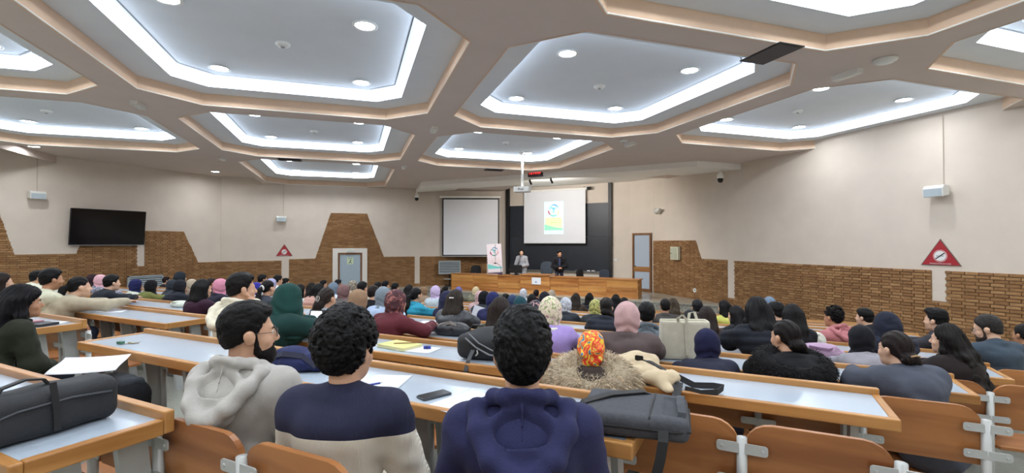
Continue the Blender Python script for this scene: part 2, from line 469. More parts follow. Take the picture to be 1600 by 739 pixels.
# shared piece meshes
def backrest_mesh():
    m = MB(); w, z0, z1, r = 0.25, 0.43, 0.735, 0.10
    pts = [(-w, z0), (w, z0), (w, z1 - r)]
    pts += [(w - r + r * math.cos(t), z1 - r + r * math.sin(t)) for t in [math.pi / 2 * i / 5 for i in range(1, 6)]]
    pts += [(-w + r - r * math.sin(t), z1 - r + r * math.cos(t)) for t in [math.pi / 2 * i / 5 for i in range(0, 6)]]
    m.prism_y(pts, -0.011, 0.011)
    for i, (x, y, z) in enumerate(m.v): m.v[i] = (x, y - (z - z0) * 0.12 + 0.012 * math.cos(x / w * 1.5), z)
    return m.mesh('backrest', M_PLY)
ME_BACK = backrest_mesh()
def seatpan_mesh():
    m = MB(); w = 0.225
    prof = [(-w + .05, 0.0), (w - .05, 0.0), (w, 0.10), (w, .32), (w - .06, .37), (-w + .06, .37), (-w, .32), (-w, .10)]
    m.prism(prof, 0.262, 0.282)
    return m.mesh('seat_pan', M_PLY)
ME_SEAT = seatpan_mesh()
m = MB(); m.rbox((0, 0, 0), (0.19, 0.006, 0.042), 0.012, 3, 'Y')
for bx in (-.075, .075): m.lathe([(0, 0), (.007, 0), (.006, .004), (0, .005)], 8, (bx, -.003, 0), Matrix.Rotation(math.pi/2, 3, 'X'))
ME_PLATE = m.mesh('bracket_plate', M_STEEL)
ME_POST = _tube([(0, 0, -DROP + .01), (0, 0, .2), (0, -.01, .675)], 0.021, 10).mesh('post', M_STEEL, True)
m = MB(); m.add([(-.018, -.05, 0), (.018, -.05, 0), (.018, .05, 0), (-.018, .05, 0), (-.018, -.13, .70), (.018, -.13, .70), (.018, -.03, .70), (-.018, -.03, .70)],
                [(3, 2, 1, 0), (4, 5, 6, 7), (0, 1, 5, 4), (1, 2, 6, 5), (2, 3, 7, 6), (3, 0, 4, 7)])
ME_LEG = m.mesh('leg', M_STEEL)
m = MB(); m.tube([(0, .19, .60), (0, .10, .60), (0, .03, .58), (0, 0, .52), (0, -.005, .2), (0, 0, -DROP + .01)], .03, 10)
m.tube([(0, .19, .48), (0, .10, .48), (0, 0, .46)], .018, 8)
ME_ENDPOST = None

def desk(x0, x1, k, back0, back1, label, group, seats=True, pans=True):
    xm = (x0 + x1) / 2; h = (x1 - x0) / 2
    o = empty('lecture_desk', (xm, near(k) + .22, floor_z(k)), 0, label, 'desk', group)
    MB().bb(-h + .035, h - .035, -.19, .205, .732, .750).build('desk_top', M_LAMINATE, o)
    MB().bb(-h, h, -.225, -.188, .698, .756).build('front_edge', M_WOOD, o, bevel=.006)
    MB().bb(-h, -h + .037, -.188, .20, .698, .756).build('end_edge', M_WOODY, o, bevel=.005)
    MB().bb(h - .037, h, -.188, .20, .698, .756).build('end_edge', M_WOODY, o, bevel=.005)
    MB().bb(-h, h, .20, .238, .70, .785).build('back_lip', M_WOOD, o, bevel=.006)
    n = max(2, int(round((x1 - x0) / 1.05)) + 1)
    for i in range(n):
        x = -h + .16 + (2 * h - .32) * i / (n - 1)
        l = link('leg', ME_LEG, o); l.location = (x, .03, 0)
        l = link('leg', ME_LEG, o); l.location = (x, .24, -.0)
        if k > 9 and not seats: continue
    if not seats: return o
    ns = int(round((back1 - back0) / SEATP))
    for i in range(ns + 1):
        xs = back0 + SEATP * i - xm
        p = link('post', ME_POST, o); p.location = (xs, .262, 0)
        for z in (.635, .50):
            b = link('bracket_plate', ME_PLATE, p); b.location = (0, -.024, z)
        if i == ns: break
        b = link('backrest', ME_BACK, o); b.location = (xs + SEATP / 2, .295, 0)
        if pans:
            s = link('seat_pan', ME_SEAT, o); s.location = (xs + SEATP / 2, .36, 0)
    return o
ORD = ['first', 'second', 'third', 'fourth', 'fifth', 'sixth', 'seventh', 'eighth', 'ninth', 'tenth', 'eleventh', 'twelfth']
RBLK = {-1: (3.3, 5.52, 3.3, 7.46, 'short grey-topped desk carrying the big black bag'),
        0: (3.12, 7.12, 3.3, 8.0, 'long grey-topped desk with phone, pen and grey laptop bag'),
        1: (3.12, 8.12, 3.37, 8.57, 'long grey-topped desk with beige bag, notebook and black backpack'),
        2: (3.12, 8.75, 3.75, 9.47, 'long grey-topped desk under the cream tote bag'),
        3: (3.12, 9.3, 3.6, 9.84, 'grey-topped desk with the folded lilac bag'),
        4: (3.12, 9.7, 3.6, 9.84, 'grey-topped desk just ahead of the lilac bag')}
for k in range(-1, 11):
    a = RBLK.get(k, (3.12, 9.9, 3.6, 9.84, None))
    desk(a[0], a[1], k, a[2], a[3], a[4] or 'grey-topped lecture desk of the near block, %s row from the stage' % ORD[10 - k], 'lecture desks', seats=k < 10, pans=k < 4)
for k in range(0, 11):
    lab = {0: 'grey-topped desk end with papers beside the curly-haired student', 1: 'grey-topped desk under the forearms of the beige sweater student',
           2: 'grey-topped desk with a white crumpled bag beyond the beige sweater'}.get(k, 'grey-topped lecture desk of the middle block, %s row from the stage' % ORD[10 - k])
    desk(-2.1, 2.13, k, -2.05, 2.12, lab, 'lecture desks', seats=k < 10, pans=k < 3)
for k in range(2, 11):
    desk(-8.0, -3.1, k, -7.9, -3.2, 'grey-topped lecture desk of the far block, %s row from the stage' % ORD[10 - k], 'lecture desks', seats=k < 10, pans=False)

# ================================================================ on the walls
def wl_obj(name, W, x, y, z, label, cat, group=None):
    o = link(name, None); o.matrix_world = W @ T(x, y, z); return tag(o, label, cat, group)
# television
tv = wl_obj('television', W_L, 8.2, -.13, .51, 'large black flat television tilted out from the beige wall', 'television')
tv.matrix_world = W_L @ T(8.2, -.22, .51) @ Matrix.Rotation(math.radians(6), 4, 'X')
MB().rbox((0, .02, 0), (2.06, .05, 1.17), .02, 3, 'Y').build('housing', M_BLACK, tv)
MB().bb(-1.01, 1.01, -.008, -.004, -.55, .565).build('screen', mat('tv_glass', (8, 8, 12), .12, var=0), tv)
MB().bb(-1.03, 1.03, -.012, -.004, -.585, -.565).build('bezel', mat('tv_bezel', (160, 164, 168), .3, .6, var=0), tv)
MB().bb(-.3, .3, .045, .17, -.2, .2).build('wall_bracket', M_DARKMETAL, tv)

def speaker(W, x, z, label, cable_top):
    o = wl_obj('wall_speaker', W, x, -.16, z, label, 'loudspeaker', 'wall loudspeakers')
    m = MB(); m.prism_x([(-.10, -.12), (.10, -.085), (.10, .10), (-.05, .12), (-.11, .06)], -.18, .18)
    m.build('cabinet', M_PLASTIC, o, bevel=.012)
    MB().prism_x([(-.113, .045), (-.103, -.105), (-.108, -.108), (-.118, .045)], -.16, .16).build('grille', mat('speaker_grille', (178, 190, 196), .6, var=.1, scale=200), o)
    MB().tube([(0, .06, 0), (0, .16, .02)], .03).build('bracket', M_PLASTIC, o)
    MB().tube([(0.05, .15, .1), (0.05, .15, cable_top - z)], .009, 6).build('cable_conduit', mat('conduit', (196, 182, 166), .7, var=.02), o)
    return o
speaker(W_L, 6.42, 1.42, 'white wall loudspeaker left of the black television', 2.8)
speaker(W_D, -8.43, 1.0, 'small white wall loudspeaker above the far triangular sign', 2.75)
speaker(W_R, 9.82, 1.05, 'white wall loudspeaker above the larger triangular sign', 2.6)
# horn shaped device beside the door
o = wl_obj('horn_speaker', W_R, .60, -.20, 1.28, 'small white horn loudspeaker on the wall right of the stage door', 'loudspeaker')
MB().lathe([(.03, .12), (.06, 0), (.13, -.16), (.12, -.16), (.05, 0), (0, .05)], 14, (0, 0, 0), Matrix.Rotation(math.radians(75), 3, 'Y') @ Matrix.Rotation(math.radians(20), 3, 'X')).build('horn', M_PLASTIC, o, True)
MB().tube([(0, 0, 0), (0, .195, -.02)], .02).build('bracket', M_PLASTIC, o)

M_RED = mat('sign_red', (168, 38, 48), .4, var=.04)
M_SIGNW = mat('sign_white', (232, 230, 228), .4, var=.02)
def sign(W, x, z, s, label):
    o = wl_obj('no_smoking_sign', W, x, -.012, z, label, 'sign', 'no smoking signs')
    MB().prism_y([(-.33*s, -.2*s), (.33*s, -.2*s), (0, .30*s)], -.006, .012).build('plate', M_RED, o)
    MB().prism_y([(-.355*s, -.215*s), (.355*s, -.215*s), (0, .33*s)], -.002, .012).build('border', mat('sign_border', (110, 92, 84), .5, var=.05), o)
    R = Matrix.Rotation(math.pi/2, 3, 'X')
    MB().lathe([(0, 0), (.128*s, 0), (.128*s, .003), (0, .003)], 24, (0, -.009, -.02*s), R).build('ring', mat('sign_ring', (205, 150, 148), .5, var=.02), o)
    MB().lathe([(0, 0), (.1*s, 0), (.1*s, .003), (0, .003)], 24, (0, -.012, -.02*s), R).build('disc', M_SIGNW, o)
    MB().box((0, -.018, -.02*s), (.2*s, .003, .018*s), M=Matrix.Rotation(math.radians(-38), 3, 'Y')).build('slash', M_BLACK, o)
    MB().bb(-.07*s, .05*s, -.017, -.014, -.026*s, -.014*s).bb(.055*s, .068*s, -.017, -.014, -.026*s, -.01*s).build('cigarette', mat('sign_grey', (120, 120, 126), .5, var=0), o)
    text('lettering', 'INTERDICTION DE FUMER', .032*s, M_SIGNW, o, T(0, -.008, -.178*s) @ FLATX)
sign(W_R, 9.8, -.24, 1.0, 'larger red triangular no smoking sign between brick panels')
sign(W_D, -8.34, -.34, .9, 'smaller red triangular no smoking sign on the far wall')

# electrical box, socket, switch
o = wl_obj('electrical_box', W_R, 1.48, -.095, -.37, 'cream electrical cabinet on the brick beside the stage door', 'electrical box')
MB().bb(-.22, .22, -.06, .05, -.24, .24).build('case', mat('cream_metal', (205, 205, 180), .5, var=.03), o, bevel=.01)
MB().bb(-.18, .13, -.075, -.06, -.2, .2).build('door', mat('cream_metal_b', (186, 190, 168), .5, var=.03), o, bevel=.005)
MB().lathe([(0, 0), (.015, 0), (.012, .02), (0, .02)], 10, (-.14, -.075, 0), Matrix.Rotation(math.pi/2, 3, 'X')).build('lock', M_BLACK, o)
o = wl_obj('wall_socket', W_R, 2.45, -.03, -1.64, 'round white wall socket low on the brick wall', 'socket')
MB().lathe([(0, 0), (.085, 0), (.08, .02), (.05, .022), (.045, .012), (0, .012)], 18, (0, 0, 0), Matrix.Rotation(math.pi/2, 3, 'X')).build('plate', M_PLASTIC, o, True)
MB().bb(-.012, -.006, -.02, -.010, -.01, .01).bb(.006, .012, -.02, -.010, -.01, .01).build('pin_hole', M_BLACK, o)
o = wl_obj('light_switch', W_B, 2.38, -.01, -.70, 'small white double light switch beside the blackboard', 'switch')
MB().rbox((0, 0, 0), (.17, .02, .09), .01, 2, 'Y').build('plate', M_PLASTIC, o)
MB().bb(-.06, -.01, -.018, -.01, -.03, .03).build('rocker', M_WHITE, o); MB().bb(.01, .06, -.018, -.01, -.03, .03).build('rocker', M_WHITE, o)

# louvred wall heaters
def louvre(W, x, y, z, w, h, n, label, stand):
    o = wl_obj('louvred_panel', W, x, y, z, label, 'radiator', 'louvred grey panels')
    mm = mat('louvre_grey', (176, 186, 190), .5, .1, var=.04)
    m = MB(); t = .035
    m.bb(-w/2, w/2, -.04, .04, h/2 - t, h/2); m.build('frame_top', mm, o)
    MB().bb(-w/2, w/2, -.04, .04, -h/2, -h/2 + t).build('frame_bottom', mm, o)
    MB().bb(-w/2, -w/2 + t, -.04, .04, -h/2, h/2).build('frame_side', mm, o); MB().bb(w/2 - t, w/2, -.04, .04, -h/2, h/2).build('frame_side', mm, o)
    MB().bb(-w/2 + t, w/2 - t, .02, .035, -h/2, h/2).build('back_plate', mat('louvre_dark', (88, 96, 102), .6, var=.05), o)
    for i in range(n):
        zz = -h/2 + t + (h - 2*t) * (i + .5) / n
        MB().box((0, -.01, zz), (w - 2*t, .055, .012), M=Matrix.Rotation(math.radians(38), 3, 'X')).build('slat', mm, o)
    if stand:
        MB().tube([(0, .02, -h/2), (0, .02, -stand)], .025).build('stand_pole', M_DARKMETAL, o)
        MB().bb(-.25, .3, -.15, .2, -stand + .30, -stand + .33).build('shelf', M_STEEL, o)
        MB().bb(-.2, .2, -.2, .2, -stand - .0, -stand + .02).build('base', M_DARKMETAL, o)
louvre(W_L, 9.25, -.25, -1.42, 1.08, .60, 8, 'grey louvred panel at the foot of the television wall', 0)
louvre(W_D, -1.45, -.35, -1.10, 1.0, .60, 7, 'grey louvred panel on a thin stand below the hanging screen', .84)

# CCTV domes
def cctv(W, x, y, z, label):
    o = wl_obj('security_camera', W, x, y, z, label, 'camera', 'security cameras')
    MB().lathe([(.0, .12), (.06, .12), (.07, .05), (.1, .03), (.1, -.06), (.085, -.08), (0, -.08)], 16).build('housing', M_WHITE, o, True)
    MB().lathe([(.085, -.08), (.085, -.14), (.06, -.2), (.0, -.22)], 16).build('dome', mat('dark_dome', (14, 14, 16), .1, var=0), o, True)
    MB().tube([(0, 0, .1), (0, 0, .32)], .03).build('bracket', M_WHITE, o)
cctv(W_R, 4.05, -.35, 2.12, 'white and black dome camera under the soffit end on the large bare wall')
cctv(W_D, -2.95, -.45, 2.10, 'white and black dome camera beside the hanging screen')

# doors
M_DOORFRAME = wood('door_wood', (104, 68, 40), (140, 96, 58), 'Z', rough=.5)
M_FROST = mat('frosted_panel', (176, 188, 202), .35, var=.02)
d = wl_obj('door_1', W_P, .60, -.03, -1.95, 'narrow wooden stage door with two frosted panels', None); d['kind'] = 'structure'
MB().bb(-.44, -.37, -.05, .03, 0, 2.36).build('frame_side', M_DOORFRAME, d); MB().bb(.37, .44, -.05, .03, 0, 2.36).build('frame_side', M_DOORFRAME, d)
MB().bb(-.37, .37, -.05, .03, 2.28, 2.36).build('frame_top', M_DOORFRAME, d)
MB().bb(-.37, .37, -.03, .0, 0, .12).build('bottom_rail', M_DOORFRAME, d)
MB().bb(-.37, .37, -.035, .0, .80, 1.0).build('middle_rail', wood('door_wood_l', (150, 104, 60), (176, 128, 80), 'X'), d)
MB().bb(-.35, .37, -.02, .0, .12, .80).build('panel', M_FROST, d); MB().bb(-.35, .37, -.02, .0, 1.0, 2.28).build('panel', M_FROST, d)
MB().tube([(-.33, -.03, 1.02), (-.33, -.08, 1.02), (-.24, -.08, 1.02)], .012).build('handle', M_DARKMETAL, d)
d = wl_obj('door_2', W_D, -5.74, -.02, -2.2, 'grey exit door set in a white surround in the brick', None); d['kind'] = 'structure'
M_SURR = mat('surround_white', (228, 222, 212), .6, var=.02)
MB().bb(-.71, -.50, -.07, .02, 0, 1.98).build('surround_side', M_SURR, d); MB().bb(.50, .71, -.07, .02, 0, 1.98).build('surround_side', M_SURR, d)
MB().bb(-.50, .50, -.07, .02, 1.79, 1.98).build('surround_top', M_SURR, d)
MB().bb(-.50, -.42, -.05, .02, 0, 1.79).build('frame_side', M_DOORFRAME, d); MB().bb(.42, .50, -.05, .02, 0, 1.79).build('frame_side', M_DOORFRAME, d)
MB().bb(-.42, .42, -.05, .02, 1.71, 1.79).build('frame_top', M_DOORFRAME, d)
MB().bb(-.42, .42, -.02, .02, 0, 1.71).build('leaf', mat('door_grey', (166, 182, 192), .5, var=.03), d)
o = wl_obj('exit_lamp', W_D, -5.74, -.10, -.30, 'small white emergency lamp above the grey exit door', 'lamp')
MB().rbox((0, 0, 0), (.28, .07, .14), .03, 3, 'Y').build('body', M_WHITE, o)
MB().bb(-.12, .12, -.042, -.034, -.05, .05).build('diffuser', mat('lamp_diffuser', (214, 224, 214), .3, var=0), o)
o = wl_obj('door_notice', W_D, -5.74, -.045, -.76, 'pale green notice with a running figure on the exit door', 'notice')
MB().bb(-.13, .13, -.003, .003, -.15, .15).build('sheet', mat('notice_paper', (206, 220, 186), .7, var=.02), o)
text('lettering', 'EXIT', .085, M_BLACK, o, T(0, -.006, .10) @ FLATX)
g = mat('notice_green', (44, 70, 40), .6, var=0)
MB().lathe([(0, 0), (.022, 0), (.022, .002), (0, .002)], 12, (.03, -.004, .03), Matrix.Rotation(math.pi/2, 3, 'X')).box((.005, -.005, -.02), (.03, .002, .09), M=Matrix.Rotation(.4, 3, 'Y')).box((-.03, -.005, -.085), (.09, .002, .025), M=Matrix.Rotation(-.5, 3, 'Y')).box((.04, -.005, -.08), (.07, .002, .022), M=Matrix.Rotation(.9, 3, 'Y')).build('running_figure', g, o)

# ================================================================ on the ceiling
def ceil_item(name, px_pq, z, label, cat, builder, group=None, rz=0.0):
    x, y = px_pq
    o = empty(name, (x, y, z), rz, label, cat, group); builder(o); return o
def det(o):
    MB().lathe([(0, 0), (.10, 0), (.10, -.02), (.075, -.045), (.03, -.055), (0, -.055)], 18).build('housing', M_PLASTIC, o, True)
    MB().lathe([(.028, -.056), (.03, -.064), (0, -.064)], 12).build('sensor_cap', mat('sensor_grey', (150, 150, 146), .5, var=0), o, True)
def box_lamp(o):
    m = MB(); m.prism_x([(-.07, 0), (.07, 0), (.05, -.07), (-.05, -.07)], -.19, .19); m.build('housing', M_PLASTIC, o)
    MB().bb(-.12, .12, -.035, .035, -.078, -.07).build('diffuser', mat('lamp_diffuser2', (226, 226, 214), .3, var=0), o)
def disc_lamp(o):
    MB().lathe([(0, 0), (.125, 0), (.125, -.03), (.10, -.05), (0, -.06)], 24).build('diffuser', M_PLASTIC, o, True)
    MB().lathe([(.125, 0), (.14, 0), (.14, -.025), (.125, -.025)], 24).build('rim', M_PLASTIC, o, True)
def grille(o):
    MB().bb(-.32, .32, -.20, .20, -.012, 0).build('frame', M_DARKMETAL, o)
    for i in range(9): MB().box((0, -.16 + i * .04, -.016), (.58, .028, .004), M=Matrix.Rotation(.5, 3, 'X')).build('louvre_slat', mat('grille_brown', (92, 84, 82), .5, var=.05), o)
def bpx(px, py, z):
    h = z - CZ; d = 750 * h / (380 - py); r = ray(px); c, s = math.cos(YAW), math.sin(YAW)
    return 7.5 + (c * r - s) * d, (s * r + c) * d
for px, py, z, lab in ((440, 66, Z_IN, 'in the large near coffer'), (937, 133, Z_IN, 'in the middle of the central coffer'), (790, 222, Z_IN, 'in the coffer of the projector'),
                       (490, 204, Z_IN, 'in the wide coffer above the exit door side'), (1248, 172, Z_IN, 'in the coffer along the large bare wall'), (70, 172, Z_IN, 'in the coffer above the television')):
    ceil_item('smoke_detector', bpx(px, py, z), z, 'round cream smoke detector ' + lab, 'smoke detector', det, 'smoke detectors')
for px, py, lab in ((213, 160, 'on the beam crossing left of the large near coffer'), (678, 200, 'on the beam crossing left of the central coffer'), (346, 246, 'on the beam crossing above the bare corner'),
                    (631, 260, 'on the beam crossing left of the projector coffer'), (1326, 112, 'on the beam crossing beside the round lamp'), (985, 223, 'on the beam crossing right of the projector coffer')):
    ceil_item('emergency_light', bpx(px, py, Z_BEAM), Z_BEAM, 'cream box emergency light ' + lab, 'lamp', box_lamp, 'emergency lights', rz=-math.pi/4)
ceil_item('ceiling_lamp', bpx(1386, 91, Z_BEAM), Z_BEAM, 'round unlit white lamp on the wide beam crossing', 'lamp', disc_lamp)
ceil_item('ceiling_lamp', bpx(975, 218, Z_BEAM), Z_BEAM, 'small white sensor lamp on the beam right of the central coffer', 'lamp', det)
for px, py, lab in ((1207, 82, 'dark air grille on the beam beside the central coffer'), (772, 265, 'small far air grille near the hanging projector'), (452, 249, 'small far air grille above the triangular sign wall')):
    ceil_item('air_grille', bpx(px, py, Z_BEAM), Z_BEAM, lab, 'air vent', grille, 'air grilles', rz=math.pi/4 + (math.pi/2 if px > 1000 else 0))
# projector on its pole, LED clock on the soffit, spot brackets
px_, py_ = at(816, 13.75)
o = empty('projector', (px_, 13.75, CZ + 1.70), math.radians(10), 'white projector hanging on a long white pole', 'projector')
MB().rbox((0, 0, 0), (.50, .36, .16), .03, 3, 'Z').build('body', M_PLASTIC, o)
MB().lathe([(0, 0), (.06, 0), (.06, .05), (.045, .06), (.04, .02), (0, .02)], 16, (.05, .18, 0), Matrix.Rotation(-math.pi/2, 3, 'X')).build('lens', M_BLACK, o)
MB().tube([(0, 0, .08), (0, 0, Z_IN - CZ - 1.70)], .04, 12).build('pole', M_WHITE, o, True)
MB().lathe([(0, 0), (.12, 0), (.1, -.03), (0, -.03)], 16, (0, 0, Z_IN - CZ - 1.70)).build('ceiling_plate', M_WHITE, o)
m = MB()
for a in range(6): m.tube([(.09 * math.cos(a), .09 * math.sin(a) * .3 - .18, .03 * math.sin(2*a)), (.09 * math.cos(a+1), .09 * math.sin(a+1) * .3 - .2, .03 * math.sin(2*a+2))], .008, 5)
m.build('cable', M_BLACK, o)
cx, _ = at(837, 15.28)
o = empty('led_clock', (cx, 15.26, CZ + 2.43), math.radians(-1.7), 'dark digital clock with red digits on the soffit', 'clock')
MB().bb(-.27, .27, -.05, .05, -.12, .12).build('case', M_BLACK, o, bevel=.008)
MB().bb(-.25, .25, -.056, -.05, -.1, .1).build('face', mat('clock_face', (60, 34, 42), .3, var=0), o)
text('digits', '15:19:49', .135, emit('led_red', (255, 60, 60), 2.2), o, T(0, -.06, 0) @ FLATX)
for px in (828, 861):
    x, _ = at(px, 15.5)
    o = empty('spot_bracket', (x, 15.5, CZ + 2.29), 0, 'small black spot lamp under the soffit ' + ('nearest the projector' if px == 828 else 'right of the clock'), 'lamp', 'spot lamps')
    MB().tube([(0, 0, 0), (0, .0, -.08)], .015).build('stem', M_BLACK, o)
    MB().tube([(0, -.03, -.06), (.03, .06, -.2)], .035, 10).build('head', M_BLACK, o)
    sl_ = bpy.data.lights.new('spot_light', 'SPOT'); sl_.energy = 240; sl_.spot_size = math.radians(150); sl_.spot_blend = .6; sl_.shadow_soft_size = .06; sl_.color = (1, .97, .93)
    q = link('spot_light', sl_, o); q.location = (.035, .09, -.24); q.rotation_euler = (math.radians(52), 0, 0)

# ================================================================ blackboard wall and stage
bo = empty('blackboard', (0, 19.94, CZ), 0, 'wide dark slate blackboard between two tall black posts', 'blackboard')
M_SLATE = mat('slate', (32, 36, 44), .45, var=.12, scale=2)
MB().bb(-2.56, -.2, -.02, .02, -1.2, .27).build('board_panel', M_SLATE, bo); MB().bb(-.19, 2.13, -.02, .02, -1.2, .27).build('board_panel', M_SLATE, bo)
MB().bb(-2.56, 2.13, .0, .04, .28, 1.72).build('board_panel', M_SLATE, bo)
MB().bb(-2.56, 2.13, -.09, .0, -1.235, -1.2).build('chalk_tray', mat('tray_grey', (120, 120, 118), .5, .3, var=.05), bo)
for x in (-2.64, 2.19): MB().bb(x - .07, x + .07, -.10, .05, -1.95, 2.58).build('post', mat('post_black', (24, 22, 24), .5, var=.05), bo)
for i, x in enumerate((.75, 1.25, 1.45)):
    MB().rbox((0, 0, 0), (.13, .05, .04), .01, 2, 'X').build('board_eraser', M_SIGNW, bo).location = (x, -.05, -1.18)

M_SCREEN = mat('screen_cloth', (232, 234, 238), .8, var=.02, scale=1)
def spiral_logo(o, cx, cz, s, y, scheme, emis):
    """round emblem of coloured brush arcs around a small leaf figure"""
    def pm(n, c): return emit('slide_' + n, c, emis) if emis else mat('print_' + n, c, .5, var=0)
    def arc(n, c, r, a0, a1, w):
        m = MB(); N = 14; vs = []
        for i in range(N + 1):
            t = math.radians(a0 + (a1 - a0) * i / N); ww = w * math.sin(math.pi * (i + .4) / (N + .8))
            vs += [(cx + (r - ww) * math.cos(t), y, cz + (r - ww) * math.sin(t)), (cx + (r + ww) * math.cos(t), y, cz + (r + ww) * math.sin(t))]
        m.add(vs, [(2*i, 2*i+1, 2*i+3, 2*i+2) for i in range(N)]); m.build('logo_arc', pm(n, c), o)
    arc('blue', scheme[0], s, 20, 120, s*.13); arc('crimson', scheme[1], s, 170, 240, s*.16); arc('green', scheme[2], s, 215, 320, s*.13); arc('gold', scheme[3], s, 290, 380, s*.10)
    arc('teal', scheme[2], s*.85, 100, 175, s*.07)
    m = MB(); m.box((cx, y, cz + s*.02), (s*.22, .002, s*.9)); m.box((cx - s*.25, y, cz + s*.4), (s*.5, .002, s*.28), M=Matrix.Rotation(.5, 3, 'Y')); m.box((cx + s*.22, y, cz + s*.35), (s*.5, .002, s*.24), M=Matrix.Rotation(-.6, 3, 'Y'))
    m.build('logo_figure', pm('sky', scheme[4]), o)
def script_line(o, cx, z, w, h, y, m_, seed):
    """a line of flowing script: strokes, loops and dots along a base line"""
    rr = random.Random(seed); m = MB(); x = cx - w / 2
    while x < cx + w / 2:
        l = rr.uniform(.05, .12) * w
        m.bb(x, min(x + l, cx + w/2), y - .001, y + .001, z, z + h * .22)
        if rr.random() < .7: xx = x + l * rr.random(); m.bb(xx, xx + h * .2, y - .001, y + .001, z, z + h * rr.uniform(.5, 1))
        if rr.random() < .6: xx = x + l * rr.random(); m.bb(xx, xx + h * .22, y - .001, y + .001, z - h * .45, z - h * .25)
        x += l + w * .015
    m.build('script_line', m_, o)
def poster(o, w, h, y, e, sc):
    def pm(n, c): return emit('slide_' + n, c, e) if e else mat('print_' + n, c, .5, var=0)
    MB().bb(-w/2, w/2, y, y + .004, 0, h).build('sheet', pm('paper', sc['paper']), o)
    if 'mid' in sc: MB().prism_y([(-w*.45, h*.12), (w*.45, h*.12), (w*.45, h*.52), (-w*.45, h*.52)], y - .001, y).build('tint_band', pm('mid', sc['mid']), o)
    MB().prism_y([(-w*.48, h*.12), (w*.48, h*.12), (w*.48, h*.17), (0, h*.22), (-w*.48, h*.30)], y - .002, y).build('wave_band', pm('wave', sc['wave']), o)
    spiral_logo(o, 0, h*.73, w*.27, y - .004, sc['logo'], e)
    for i, (zz, hh, ww) in enumerate(((.475, .02, .6), (.405, .035, .72), (.345, .035, .72), (.29, .02, .5))):
        script_line(o, .03*w, h*zz, w*ww, h*hh, y - .004, pm('ink' + str(i % 2), sc['ink'][i % 2]), 3 + i)
scr = empty('projection_screen', (0, 19.72, CZ), 0, 'white pull-down screen with a bright projected poster', 'screen')
MB().bb(-1.72, 1.17, -.004, .004, .0, 2.30).build('cloth', M_SCREEN, scr)
MB().tube([(-1.82, 0, 2.34), (1.25, 0, 2.34)], .055, 10).build('housing', M_WHITE, scr)
MB().tube([(1.25, 0, 2.34), (1.42, 0, 2.34)], .07, 10).build('motor_end', M_BLACK, scr)
MB().tube([(-1.72, 0, .0), (1.17, 0, .0)], .02, 8).build('bottom_bar', M_STEEL, scr)
for x in (-1.6, 1.1): MB().bb(x - .02, x + .02, .0, .24, 2.38, 2.42).build('hanger', M_DARKMETAL, scr)
sl = link('projected_slide', None, scr); sl.location = (-.28, -.01, .40)
poster(sl, .90, 1.43, 0, .42, {'paper': (214, 246, 246), 'mid': (226, 236, 190), 'wave': (150, 236, 190), 'logo': ((110, 160, 235), (190, 110, 130), (120, 200, 190), (235, 220, 130), (130, 200, 245)), 'ink': ((150, 170, 90), (200, 150, 110))})
# hanging screen, black edged
L0, L1 = Vector((-5.12, 18.18)), Vector((-2.84, 19.42)); dd = (L1 - L0)
hs = link('hanging_screen', None); hs.matrix_world = frame((L0.x + L1.x) / 2, (L0.y + L1.y) / 2, dd.x, dd.y)
tag(hs, 'blank white hanging screen with a thin black border', 'screen')
MB().bb(-1.24, 1.24, -.004, .0, -.53, 2.0).build('cloth', M_SCREEN, hs)
for n, a in (('border', (-1.30, -1.24, -.58, 2.06)), ('border', (1.24, 1.30, -.58, 2.06)), ('border', (-1.24, 1.24, -.58, -.53)), ('border', (-1.24, 1.24, 2.0, 2.06))):
    MB().bb(a[0], a[1], -.006, .004, a[2], a[3]).build(n, M_BLACK, hs)
MB().bb(-1.42, 1.36, -.05, .05, 2.07, 2.15).build('housing', M_WHITE, hs, bevel=.01)
MB().tube([(-1.3, 0, -.60), (1.3, 0, -.60)], .02, 8).build('bottom_bar', M_STEEL, hs)
for x in (-1.2, 1.2): MB().tube([(x, 0, 2.12), (x, .25, 2.15)], .012, 6).build('hanger', M_DARKMETAL, hs)

# podium
M_POD = wood('podium_wood', (146, 88, 40), (204, 142, 78), 'X', 1.6, .35)
M_POD2 = wood('podium_wood_light', (176, 118, 58), (216, 160, 92), 'X', 1.6, .35)
pod = empty('podium', (0, 17.0, STAGE_Z), 0, 'long honey wood podium desk with a notice on its centre', 'podium')
ed = [at(p, 17.0)[0] for p in (705, 740, 778, 814, 860, 904, 947, 996)]
prr = random.Random(4)
for i in range(7):
    x0, x1 = ed[i], ed[i+1]; yy = -.06 if i == 3 else 0.0; H = .71 if i == 3 else .645
    hs_ = [0, .13, .2, .37, .50, H] if i % 2 else [0, .17, .30, .38, H]
    for a, b in zip(hs_[:-1], hs_[1:]):
        MB().bb(x0 + .012, x1 - .012, yy - .012 - prr.uniform(0, .004), yy + .02, a + .003, b - .003).build('plank', M_POD if prr.random() < .6 else M_POD2, pod)
    MB().bb(x0 - .015, x0 + .015, yy - .02, yy + .03, 0, H).build('upright', M_POD, pod)
MB().bb(ed[7] - .02, ed[7] + .015, -.02, .62, 0, .645).build('side_panel', M_WOODY, pod)
MB().bb(ed[0] - .015, ed[0] + .02, -.02, .62, 0, .645).build('side_panel', M_WOODY, pod)
MB().bb(ed[0] - .04, ed[3], -.03, .64, .645, .675).build('top_board', M_POD, pod); MB().bb(ed[4], ed[7] + .06, -.03, .64, .645, .675).build('top_board', M_POD, pod)
MB().bb(ed[3] - .01, ed[4] + .01, -.10, .64, .71, .74).build('top_board', M_POD, pod)
o = empty('podium_notice', (at(838, 16.92)[0], 16.91, STAGE_Z + .50), 0, 'white paper notice with a small blue emblem taped to the podium', 'notice')
